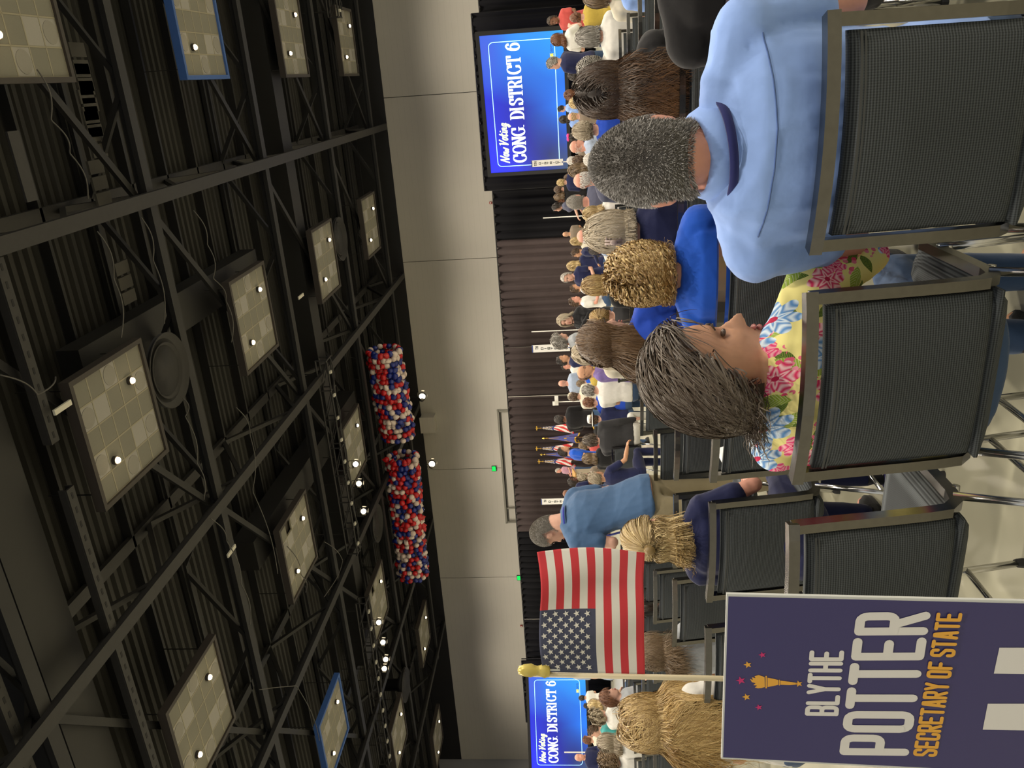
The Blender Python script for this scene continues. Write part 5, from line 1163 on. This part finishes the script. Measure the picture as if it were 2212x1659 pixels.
q = P(1264, 803, 36, 'bald man with glasses and beard in profile', rz=-1.5, yaw=-.2, hair=('bald', 'dark'), top='purple', skin='tan', faced=True, lod='mid'); glasses(q)
P(1262, 812, 24, 'small person in a mustard shirt', hair=('short', 'auburn'), top='yellow')
P(1216, 828, 19, 'bald man in a checked grey shirt by the stage', 'stand', hair=('bald', 'grey'), top='lightblue', skin='pink', wf=1.2)
P(1274, 842, 34, 'grey haired man in a plain white shirt behind an empty chair', hair=('short', 'grey'), top='white', wf=1.35, seed=13)
P(1256, 828, 20, 'person with light brown hair above a white shirt', hair=('short', 'lightbrown'), top='blue')
q = P(1240, 856, 22, 'person in a cream cap and cream T-shirt with a square print', hair=('short', 'brown'), top='cream', rz=.1, wf=1.2); cap_hat(q, 'cap', (.6, .55, .42))
P(1274, 868, 30, 'person with short brown hair in front of the black cap', hair=('short', 'auburn'), top='royal')
q = P(1210, 905, 21, 'person standing in a black cap and black jacket', 'stand', hair=('short', 'dark'), top='black', bottom='denim', wf=1.35, sleeve='long', skin='brown'); cap_hat(q, 'cap', (.01, .01, .01))
q = P(1284, 905, 30, 'person in a wide white straw hat and navy shirt', hair=('short', 'brown'), top='navy', wf=1.2, seed=14); cap_hat(q, 'sun', (.75, .74, .7))
P(1276, 950, 34, 'grey blond haired person in a dark grey long sleeved top and white trousers', hair=('bowl', 'greybrown'), top='charcoal', bottom='white', wf=1.35, sleeve='long', side=-.12, arms=('lap', 'down'), hlen=.14)
P(1262, 962, 22, 'small light haired head below the leftmost stage flags', hair=('short', 'lightbrown'), top='red')
P(1218, 974, 23, 'dark haired man in a bright blue T-shirt leaning on the stage side', 'stand', rz=-.9, yaw=-.3, hair=('short', 'dark'), top='blue', bottom='white', skin='tan', arms=('down', 'down'), lean=.2, lod='mid', seed=16)
P(1272, 990, 28, 'brown haired person in black below the man in the blue T-shirt', fem=True, hair=('bob', 'lightbrown'), top='black')
P(1209, 1017, 12, 'white haired speaker in a pink striped shirt at the lectern', 'stand', rz=2.6, hair=('short', 'white'), top='pinkstripe', skin='pink', z=.6, y=ys_ + .4)
P(1288, 1030, 36, 'person with greying blond hair and navy trousers', rz=-.3, hair=('short', 'ashblond'), top='navy', bottom='navy', skin='tan', arms=('rest', 'rest'), seed=17)
P(1260, 1030, 24, 'person with tan hair beyond the greying blond head', hair=('short', 'ashblond'), top='taupe')
P(1238, 1040, 24, 'dark skinned person with glasses and black printed shirt', 'stand', rz=-1.8, hair=('bob', 'dark'), top='black', skin='dark', faced=True, lod='mid')
P(1228, 1066, 26, 'bald brown skinned man in a navy printed shirt', 'stand', rz=-2.3, hair=None, top='navy', skin='brown', faced=True, lod='mid')
P(1264, 1060, 22, 'brown skinned person in a dark printed shirt facing the hall', rz=-2.2, hair=('short', 'dark'), top='navy', skin='brown')
P(1206, 1440, 36, 'person in a white jersey behind the small flag, head hidden by it', 'stand', hair=('short', 'brown'), top='lightblue', skin='pink', arms=('down', 'out'), rz=-.5, wf=1.15, seed=18)
P(1318, 1505, 46, 'red haired person in grey with ear piercings, facing right', rz=-1.2, yaw=-.1, pit=-.1, hair=('bowl', 'auburn'), top='grey', faced=True, seed=19, hlen=.09)
P(1258, 1508, 15, 'small dark haired man below the second screen', 'stand', hair=('short', 'dark'), top='white', rz=1)
P(1268, 1524, 16, 'small dark skinned person below the second screen', 'stand', hair=('short', 'dark'), top='navy', skin='dark')
P(1284, 1522, 26, 'blond person low below the second screen', fem=True, hair=('bob', 'blond'), top='taupe')
P(1291, 1545, 34, 'person with fluffy grey blond hair under the second screen', fem=True, hair=('curly', 'ashblond'), top='white', hlen=.09, seed=20)
P(1284, 1580, 26, 'person with glasses and a teal scarf facing the hall', fem=True, rz=2.2, hair=('short', 'brown'), top='teal')
P(1270, 1597, 19, 'small auburn head at the foot of the second screen', hair=('short', 'auburn'), top='cream')
P(1314, 1603, 46, 'person with straight ash blond hair and a black hair tie', fem=True, hair=('bob', 'ashblond'), top='white', seed=21)
P(1316, 1640, 44, 'person with brown curls at the lower picture edge', fem=True, hair=('curly', 'lightbrown'), top='white', hlen=.16, seed=22)
P(1252, 1636, 22, 'man in a navy suit standing before the second screen', 'stand', rz=-2, hair=('bald', 'grey'), top='navy', sleeve='long', skin='pink')
P(1350, 1585, 40, 'child in a white sports shirt with red straps', hair=('short', 'brown'), top='white')
P(1400, 1312, 56, 'person in black holding a phone, brown forearms on the chair', rz=-.5, fem=True, skin='brown', hair=('bowl', 'dark'), top='black', sleeve='short', arms=('phone', 'phone'), seed=23)
P(1360, 1078, 50, 'person in a denim jacket seated beyond the bending man', rz=.4, hair=('short', 'brown'), top='denim', sleeve='long', seed=24)
# ------------------------------------------------------------------ floral blouse print
def floral():
    m, n, l, b = newmat('floral_cotton'); b.inputs['Roughness'].default_value = .8; b.inputs['Specular IOR Level'].default_value = .2
    tc = n.new('ShaderNodeTexCoord'); sep = n.new('ShaderNodeSeparateXYZ'); l.new(tc.outputs['Object'], sep.inputs[0])
    def math_(op, a, c=None, d=None):
        q = n.new('ShaderNodeMath'); q.operation = op
        for i, v in enumerate((a, c, d)):
            if v is None: continue
            if isinstance(v, (int, float)): q.inputs[i].default_value = v
            else: l.new(v, q.inputs[i])
        return q.outputs[0]
    xx = math_('MULTIPLY_ADD', sep.outputs['Y'], .8, sep.outputs['X']); cmb = n.new('ShaderNodeCombineXYZ'); l.new(xx, cmb.inputs[0]); l.new(sep.outputs['Z'], cmb.inputs[1])
    def cells(scale, off, rand=.75):
        mp = n.new('ShaderNodeMapping'); mp.inputs['Location'].default_value = (off, off * 1.7, 0); mp.inputs['Scale'].default_value = (scale, scale, 1); l.new(cmb.outputs[0], mp.inputs[0])
        v = n.new('ShaderNodeTexVoronoi'); v.voronoi_dimensions = '2D'; v.inputs['Scale'].default_value = 1; v.inputs['Randomness'].default_value = rand; l.new(mp.outputs[0], v.inputs['Vector'])
        s = n.new('ShaderNodeVectorMath'); s.operation = 'SUBTRACT'; l.new(mp.outputs[0], s.inputs[0]); l.new(v.outputs['Position'], s.inputs[1])
        sc_ = n.new('ShaderNodeSeparateColor'); l.new(v.outputs['Color'], sc_.inputs[0])
        return s.outputs[0], v.outputs['Distance'], sc_.outputs[0], sc_.outputs[1]
    def mix(f, a, c):
        q = n.new('ShaderNodeMixRGB'); l.new(f, q.inputs[0])
        for i, v in ((1, a), (2, c)):
            if isinstance(v, tuple): q.inputs[i].default_value = v
            else: l.new(v, q.inputs[i])
        return q.outputs[0]
    cur = (.86, .78, .3, 1); nz = n.new('ShaderNodeTexNoise'); nz.inputs['Scale'].default_value = 45; l.new(cmb.outputs[0], nz.inputs[0])
    # leaves
    for sc_, off, cols in ((13, 3.1, ((.09, .15, .03, 1), (.3, .4, .06, 1))), (10, 8.4, ((.3, .42, .05, 1), (.6, .62, .35, 1)))):
        loc, dist, r1, r2 = cells(sc_, off); rot = n.new('ShaderNodeVectorRotate'); rot.rotation_type = 'Z_AXIS'; l.new(loc, rot.inputs['Vector']); l.new(math_('MULTIPLY', r1, 6.28), rot.inputs['Angle'])
        s2 = n.new('ShaderNodeSeparateXYZ'); l.new(rot.outputs[0], s2.inputs[0]); u, v_ = s2.outputs[0], s2.outputs[1]
        e = math_('ADD', math_('POWER', math_('MULTIPLY', math_('ABSOLUTE', u), 2.3), 1.6), math_('MULTIPLY', math_('ABSOLUTE', v_), 5.2)); f = math_('LESS_THAN', e, 1)
        vein = math_('LESS_THAN', math_('ABSOLUTE', math_('SINE', math_('MULTIPLY', math_('ADD', u, math_('ABSOLUTE', v_)), 38))), .35)
        cur = mix(math_('MULTIPLY', f, math_('GREATER_THAN', r2, .25)), cur, mix(vein, cols[0], cols[1]))
    # sprays of small pink dots, roses, blue flowers
    loc, dist, r1, r2 = cells(48, 1.3, .9); big, bd, b1, b2 = cells(5.2, 4.4)
    f = math_('MULTIPLY', math_('LESS_THAN', dist, .36), math_('LESS_THAN', math_('ADD', bd, math_('MULTIPLY', nz.outputs['Fac'], .2)), .42)); cur = mix(f, cur, mix(r1, (.75, .03, .12, 1), (.85, .3, .4, 1)))
    for sc_, off, cols, thr, npet in ((6.3, 6.9, ((.7, .03, .13, 1), (.95, .6, .62, 1)), .3, 6), (5.4, 12.2, ((.12, .3, .62, 1), (.72, .85, .95, 1)), .42, 7), (11, 2.2, ((.8, .04, .2, 1), (.9, .45, .5, 1)), .62, 5)):
        loc, dist, r1, r2 = cells(sc_, off); s2 = n.new('ShaderNodeSeparateXYZ'); l.new(loc, s2.inputs[0]); an = math_('ARCTAN2', s2.outputs[1], s2.outputs[0])
        pet = math_('ABSOLUTE', math_('COSINE', math_('MULTIPLY_ADD', an, npet / 2, math_('MULTIPLY', r1, 6))))
        R = math_('MULTIPLY_ADD', pet, .14, .24); f = math_('LESS_THAN', math_('ADD', dist, math_('MULTIPLY', nz.outputs['Fac'], .06)), R)
        wave = math_('SINE', math_('ADD', math_('MULTIPLY', dist, 42), math_('MULTIPLY', pet, 6))); w01 = math_('MULTIPLY_ADD', wave, .5, .5)
        fl = mix(w01, cols[0], cols[1]); ctr = math_('LESS_THAN', dist, .05); fl = mix(ctr, fl, (.5, .02, .08, 1))
        cur = mix(math_('MULTIPLY', f, math_('GREATER_THAN', r2, thr)), cur, fl)
    l.new(cur, b.inputs['Base Color']); return m
fm = floral()
for ch in p2.children:
    if ch.name.startswith('shirt'): ch.data.materials[0] = fm; ch.name = 'blouse'
# ------------------------------------------------------------------ small things on the near people
def child_of(o, name, mb, mat, smooth=True, col=None):
    q = mb.build(name, mat, o, smooth); 
    if col: q.color = tuple(col) + (1,)
    return q
def collar(o, col, r=.078, z=1.075, y=-.012, tilt=0, h=.04, side=0):
    mb = MB(); a = np.linspace(-PI * .5 - 2.5, -PI * .5 + 2.5, 40); V = []
    for rr, dz in ((r - .014, h * .75), (r - .006, h), (r + .004, h * .8), (r + .024, -.008), (r + .018, -.012), (r - .006, h * .55)):
        V.append(np.stack([rr * 1.06 * np.cos(a), y + rr * np.sin(a) * .95, z + dz + 0 * a + .012 * np.sin(a)], 1))
    k = len(a); V = np.concatenate(V); F = [(i * k + j, i * k + j + 1, ((i + 1) % 6) * k + j + 1, ((i + 1) % 6) * k + j) for i in range(6) for j in range(k - 1)]
    mb.add(V, F); q = child_of(o, 'collar', mb, M['cloth'], True, col); return q
# collar, yoke seam and lanyard of the man in light blue
def lean_m(lean, side, piv=.52):
    T1 = Matrix.Translation((0, 0, piv)); return T1 @ Matrix.Rotation(side, 4, 'Y') @ Matrix.Rotation(-lean, 4, 'X') @ T1.inverted()
lm = lean_m(-.14, -.10)
q = collar(p1, CLO['sky'], .082, 1.066, -.010, h=.045); q.matrix_local = lm
def band_on(o, ctr, th0, th1, dz, w_, col, name='lanyard', tilt=.12, n=30):
    """a ribbon hugging the garment around the neck"""
    from mathutils.bvhtree import BVHTree
    sh = [c for c in o.children if c.name.split('.')[0] in ('shirt', 'blouse')][0]; bv = BVHTree.FromPolygons([v.co for v in sh.data.vertices], [tuple(p.vertices) for p in sh.data.polygons]); P_ = []
    c = Vector(ctr) + Vector((0, 0, dz))
    for t in np.linspace(th0, th1, n):
        d = Vector((math.cos(t), math.sin(t), -.35 + tilt * math.sin(t))).normalized(); h = bv.ray_cast(c + d * .5, -d)
        if h[0] is not None: P_.append(tuple(h[0] + d * .003))
    q = MB().sweep(P_, SQ(.005, w_)).build(name, M['cloth'], o, True); q.color = tuple(col) + (1,)
a = np.linspace(-PI * .5 - 1.2, -PI * .5 + 1.2, 24)
q = child_of(p1, 'lanyard', MB().sweep([(.112 * math.cos(t), -.012 + .104 * math.sin(t), 1.058) for t in a], SQ(.005, .018)), M['cloth'], True, (.02, .025, .12)); q.matrix_local = lm
def surf_line(o, meshname, pts2, rr=.0016, col=(.1, .2, .45), name='seam'):
    """a thin seam laid on the back of a garment: pts2 in (x, z), dropped onto the mesh from behind"""
    sh = [c for c in o.children if c.name.startswith(meshname)][0]
    from mathutils.bvhtree import BVHTree
    bv = BVHTree.FromPolygons([v.co for v in sh.data.vertices], [tuple(p.vertices) for p in sh.data.polygons]); P_ = []
    for x, z in pts2:
        h = bv.ray_cast(Vector((x, -1, z)), Vector((0, 1, 0)))
        if h[0] is not None: P_.append(tuple(h[0] + Vector((0, -.0005, 0))))
    if len(P_) > 2: return child_of(o, name, MB().tube(P_, rr, 5), M['cloth'], True, col)
surf_line(p1, 'shirt', [(x - .035, .955 - .03 * math.cos(x * 6) + .03) for x in np.linspace(-.19, .21, 50)], .0018, (.08, .14, .33))
# silver hair slide and earring of the woman in florals, claw clip, earrings
M['silver'] = plain('silver', (.7, .7, .68, 1), .25, 1)
mb = MB(); 
for i in range(7):
    t = i / 6; mb.ell((-.055 + .11 * t, .035 - .02 * abs(t - .5), .15 + .012 * math.sin(t * PI)), (.014, .006, .0055), 8, 6)
mb.tube([(-.06 + .12 * t, .03, .145 + .016 * math.sin(t * PI)) for t in np.linspace(0, 1, 12)], .003, 6)
q = onhead(p2, 'hair_slide', mb, M['silver']); 
onhead(p2, 'earring', MB().ell((.084, -.02, -.048), (.004, .004, .004), 8, 6).tube([(.084, -.02, -.05), (.085, -.014, -.056), (.084, -.02, -.062)], .0015, 5), M['gold'])
q = collar(p2, (1, 1, 1), .075, 1.04, -.01, h=.05); q.data.materials[0] = fm; q.matrix_local = lean_m(-.12, .09)
mb = MB()
for s_ in (-1, 1):
    for i in range(5): mb.tube([(s_ * .004, -.12, -.035 + i * .018), (s_ * .018, -.142, -.035 + i * .018), (s_ * .034, -.125, -.035 + i * .018)], .0035, 5)
    mb.tube([(s_ * .008, -.14, -.045), (s_ * .008, -.148, 0), (s_ * .008, -.14, .045)], .006, 6)
mb.ell((0, -.15, .0), (.016, .01, .02), 8, 6)
onhead(p7, 'claw_clip', mb, plain('pink_grey_plastic', (.42, .33, .3, 1), .4))
onhead(p8, 'earring', MB().tube([(.086 + .0 * t, -.02 + .012 * math.cos(t), -.055 + .012 * math.sin(t)) for t in np.linspace(0, 2 * PI, 14)], .0018, 5), M['silver'])
# lanyard and belt of the standing man
st_m = lean_m(.38, 0, .93)
q = child_of(p11, 'lanyard', MB().sweep([(.1 * math.cos(t), -.012 + .095 * math.sin(t), 1.475 + .02 * math.sin(t)) for t in np.linspace(-PI * .5 - 1.7, -PI * .5 + 1.7, 20)], SQ(.004, .016)), M['cloth'], True, (.03, .04, .3)); q.matrix_local = st_m
q = collar(p11, CLO['steelblue'], .08, 1.465, -.012, h=.035); q.matrix_local = st_m
q = child_of(p11, 'lanyard_ribbon', MB().sweep([(-.05, .13, 1.4), (-.045, .2, 1.25), (-.03, .22, 1.05), (-.02, .2, .97)], SQ(.02, .003), upv=(1, 0, 0)), M['cloth'], True, (.05, .07, .35)); q.matrix_local = st_m
# lettering on shirts
def shirt_text(o, txt, x, z, h, col, w=None, up=0):
    pl, L = text_polys(txt, G_block, h, h * .5, h * .28); sh = [c for c in o.children if c.name.startswith('shirt')][0]
    zs = [v.co.y for v in sh.data.vertices if abs(v.co.z - z) < .08 and abs(v.co.x) < .1]; yb = max(zs) + .004
    q = stroke_mesh([[(x - (px - L / 2), z + py) for px, py in r_] for r_ in pl], (h * .09, h * .09), lambda p_: np.stack([p_[:, 0], np.full(len(p_), yb), p_[:, 1]], 1)).build('shirt_lettering', M['cloth'], o); q.color = col + (1,)
for o in bpy.data.objects:
    if o.get('label') == 'older white haired person with glasses in a navy T-shirt facing the hall': shirt_text(o, 'NE', .02, 1.24, .1, (.8, .8, .8)); glasses(o)
# ------------------------------------------------------------------ campaign placard in the foreground
dR, dL = 1.24, 1.335
cTR, cTL = at(1569.5, 1283, dR), at(1558, 1639, dL); sx_ = cTR - cTL; Ws = np.linalg.norm(sx_); sx_ /= Ws
# downward edge: passes behind photo pixel (2212, 1297)
best = None
for dd in np.linspace(1.0, 2.0, 400):
    e = at(2212, 1297, dd) - cTR; e = e / np.linalg.norm(e)
    if best is None or abs(e @ sx_) < best[0]: best = (abs(e @ sx_), e, dd)
sd_ = best[1] - sx_ * (best[1] @ sx_); sd_ /= np.linalg.norm(sd_); sn_ = np.cross(sd_, sx_); print('placard', Ws, best[0], best[2], sd_, sn_)
if sn_ @ (cTR - np.array([0, 0, ZC])) > 0: sn_ = -sn_
Hs = .86
def on_sign(X, Y):
    r = ray(X, Y); o = np.array([0, 0, ZC]); t = ((cTL - o) @ sn_) / (r @ sn_); p = o + r * t - cTL; return (p @ sx_, p @ sd_)
pl_ = empty('campaign_placard', cTL, 0, 'navy campaign placard with a torch emblem and large white lettering in the foreground', 'sign')
def TS(off): return lambda p: p[:, :1] * sx_ + p[:, 1:2] * sd_ + off * sn_
def sbox(x0, x1, y0, y1, o0, o1, name, mat):
    P8 = [x * sx_ + y * sd_ + o * sn_ for o in (o0, o1) for x, y in ((x0, y0), (x1, y0), (x1, y1), (x0, y1))]
    return MB().add(np.array(P8), [(0, 1, 2, 3), (7, 6, 5, 4), (0, 4, 5, 1), (1, 5, 6, 2), (2, 6, 7, 3), (3, 7, 4, 0)]).build(name, mat, pl_)
M['board'] = plain('foam_board', (.6, .62, .6, 1), .6); M['navyprint'] = plain('navy_print', srgb(58, 54, 104), .35)
sbox(0, Ws, 0, Hs, -.005, 0, 'board', M['board']); sbox(.0035, Ws - .0045, .003, Hs - .003, 0, .0006, 'printed_face', M['navyprint'])
M['pwhite'] = plain('print_white', (.72, .71, .68, 1), .4); M['pgold'] = plain('print_gold', srgb(226, 168, 62), .4); M['pmag'] = plain('print_magenta', srgb(196, 40, 110), .4)
def sign_text(txt, BL, BR, TL, nib, mat, cw=.5, sp=.2, widths={}, space=.5):
    bl, br, tl = (np.array(on_sign(*p)) for p in (BL, BR, TL)); pl, L = text_polys(txt, G_block, 1.0, cw, sp, widths, space)
    ex = (br - bl); ey = tl - bl; hh = np.linalg.norm(ey); W = np.linalg.norm(ex); nx, ny = nib
    f = lambda x, y: bl + ex * ((x / L) * (1 - 2 * nx / W) + nx / W) + ey * (y * (1 - 2 * ny / hh) + ny / hh)
    return stroke_mesh([[tuple(f(x, y)) for x, y in q] for q in pl], nib, TS(.0009), None, sn_).build('lettering', mat, pl_)
sign_text('POTTER', (1962.5, 1632), (2010.8, 1320), (1812, 1630), (.0072, .0072), M['pwhite'], .5, .34, {'T': 1.0}, .5)
sign_text('BLYTHE', (1810.6, 1546), (1823.5, 1404), (1738, 1545), (.0037, .0037), M['pwhite'], .46, .3)
sign_text('SECRETARY OF STATE', (2023, 1634), (2078, 1322), (1971, 1632), (.0028, .0028), M['pgold'], .46, .3, {}, .75)
mb = MB()
for pts in (((2122, 1575), (2133, 1519), (2290, 1519), (2290, 1578)), ((2146, 1454), (2158, 1398), (2290, 1398), (2290, 1456))):
    q = np.array([on_sign(*p) for p in pts]); mb.add(TS(.0012)(q), [(0, 1, 2, 3)])
mb.build('lettering', M['pwhite'], pl_)
for X, Y, r_, c in [(1646.4, 1413.8, 8.5, 'pmag'), (1615, 1435, 9.5, 'pgold'), (1600, 1469, 11, 'pmag'), (1612, 1504.6, 9.5, 'pgold'), (1639, 1527, 8.5, 'pmag'), (1725, 1476, 9, 'pgold')]:
    c0 = on_sign(X, Y); s_ = np.linalg.norm(np.array(on_sign(X + r_, Y)) - c0)
    MB().add(TS(.0012)(np.array([(x, y) for x, y in star_poly(c0[0], c0[1], s_, -90)])), [tuple(range(10))]).build('star', M[c], pl_)
def sp(pts): return TS(.0012)(np.array([on_sign(1500 + x / 3.107, 1240 + y / 3.107) for x, y in pts]))
mb = MB(); tor = [(372, 700), (392, 708), (385, 690), (410, 695), (402, 682), (430, 675), (455, 682), (470, 690), (472, 755), (450, 762), (425, 764), (405, 758), (420, 745), (395, 742), (410, 730), (385, 722)]
mb.add(sp(tor), [tuple(range(len(tor)))]); mb.add(sp([(476, 680), (486, 680), (486, 764), (476, 764)]), [(0, 1, 2, 3)])
mb.add(sp([(490, 692), (530, 700), (562, 708), (562, 740), (530, 748), (490, 755)]), [tuple(range(6))]); mb.add(sp([(566, 706), (573, 706), (573, 744), (566, 744)]), [(0, 1, 2, 3)])
mb.add(sp([(576, 712), (640, 720), (690, 728), (690, 738), (640, 742), (576, 740)]), [tuple(range(6))]); mb.build('torch_emblem', M['pgold'], pl_)
# ------------------------------------------------------------------ small stick flag behind the placard
dF = 1.40
fl = empty('stick_flag', at(1165, 1446, dF), 0, 'small striped hand flag with gold finial on a pale wooden stick', 'flag'); f0 = at(1165, 1446, dF)
TLf, TRf, BRf, BLf = (at(X, Y, dF + k) - f0 for X, Y, k in ((1173, 1456, 0), (1160, 1197, -.03), (1390, 1195, -.05), (1393, 1461, .0)))
def fpt(u, v):                                            # u along the fly, v down the hoist
    p = TLf * (1 - u) * (1 - v) + TRf * u * (1 - v) + BRf * u * v + BLf * (1 - u) * v
    w_ = .010 * math.sin(u * 5.5 + v * 2.2) * u + .006 * math.sin(u * 11 - v * 4) * u ** .5
    e = .006 * math.sin(PI * v) * (u > .98) ; 
    return p - fw * w_ + R_ * (.008 * math.sin(v * 3.6 - .4) * u * u + .004) - U_ * (-.004 * math.sin(u * 6.2) * (1 - v))
nu, nv = 52, 52; V = [fpt(i / nu, j / nv) for j in range(nv + 1) for i in range(nu + 1)]; me = bpy.data.meshes.new('cloth'); F = []; mi = []
uc = .51
for j in range(nv):
    for i in range(nu):
        a = j * (nu + 1) + i; F.append((a, a + 1, a + nu + 2, a + nu + 1)); st_ = int(j / nv * 13); mi.append(2 if (st_ < 7 and i / nu < uc) else (st_ % 2))
for k in ('red_cloth', 'white_cloth', 'navy_cloth'): me.materials.append(M[k])
me.from_pydata([tuple(v) for v in V], [], F); me.polygons.foreach_set('material_index', mi); me.polygons.foreach_set('use_smooth', [True] * len(F)); me.update(); cl = link('cloth', me, fl)
so = cl.modifiers.new('thickness', 'SOLIDIFY'); so.thickness = .0006; so.offset = 0
for c in range(11):
    for r_ in range(5 if c % 2 == 0 else 4):
        u0 = .035 + (c + .3) * (uc - .03) / 11; v0 = (.09 + r_ * .19 if c % 2 == 0 else .185 + r_ * .19) * .5385
        pts = [np.array(fpt(u0 + x * .84, v0 + y)) - fw * .0015 for x, y in star_poly(0, 0, .031, -90)]
        MB().add(np.array(pts), [tuple(range(10))]).build('star', M['white_cloth'], fl)
up_ = (at(1173, 1458, dF) - at(1393, 1463, dF)); up_ /= np.linalg.norm(up_)
p0 = at(1393, 1462, dF + .004) - f0; M['stick'] = plain('pale_stick', (.62, .54, .36, 1), .5); M['finial'] = plain('gold_plastic', (.62, .5, .12, 1), .3, .2)
MB().tube([p0 - up_ * .42, p0 + up_ * .2], .0048, 10).build('stick', M['stick'], fl, True)
qq = Vector(up_).to_track_quat('Z', 'Y'); fn = MB().lathe([(.004, -.006), (.0105, -.004), (.0125, .004), (.0095, .012), (.008, .017), (.0095, .022), (.012, .028), (.0105, .04), (.007, .05), (.001, .052)], k=18).build('finial', M['finial'], fl, True)
fn.location = Vector(tuple(at(1181, 1449, dF) - f0)); fn.rotation_mode = 'QUATERNION'; fn.rotation_quaternion = qq
w1 = [np.array(fpt(u, v)) - fw * .002 for u, v in ((.012, .07), (.03, .07), (.03, .17), (.012, .17))]; MB().add(np.array(w1), [(0, 1, 2, 3)]).build('care_label', M['board'], fl)
# ------------------------------------------------------------------ loose things
def sheet(pts, name, mat, label, cat, th=.003):
    c = np.mean(pts, 0); o = empty(name, c, 0, label, cat); q = np.array(pts) - c; nn = np.cross(q[1] - q[0], q[2] - q[0]); nn /= np.linalg.norm(nn); k = len(pts)
    MB().add(np.concatenate([q, q + nn * th]), [tuple(range(k)), tuple(range(k, 2 * k))[::-1]] + [(i, i + k, (i + 1) % k + k, (i + 1) % k) for i in range(k)]).build('sheet', mat, o); return o, nn
M['paper'] = plain('white_paper', (.85, .84, .78, 1), .6)
sheet([at(X, Y, d_) for X, Y, d_ in ((1552, 968, 3.1), (1570, 962, 3.05), (1566, 1012, 3.1), (1552, 985, 3.15))], 'paper_sheet', M['paper'], 'white paper sheet standing on an empty chair behind the floral blouse', 'paper')
o, nn = sheet([onz(X, Y, .03) for X, Y in ((1885, 985), (1912, 985), (1912, 1058), (1880, 1010))], 'leaflet', M['navyprint'], 'navy and white printed leaflet on the floor between chairs', 'leaflet')
g = MB(); c0 = onz(1898, 1015, .034) - np.array(o.location); pl, L = text_polys('S12', G_block, .12, .06, .03)
stroke_mesh([[(c0[0] + y * 1.0 - .03, c0[1] - x + .08) for x, y in q] for q in pl], (.012, .012), lambda p_: np.stack([p_[:, 0], p_[:, 1], np.full(len(p_), .0045)], 1)).build('lettering', M['pwhite'], o)
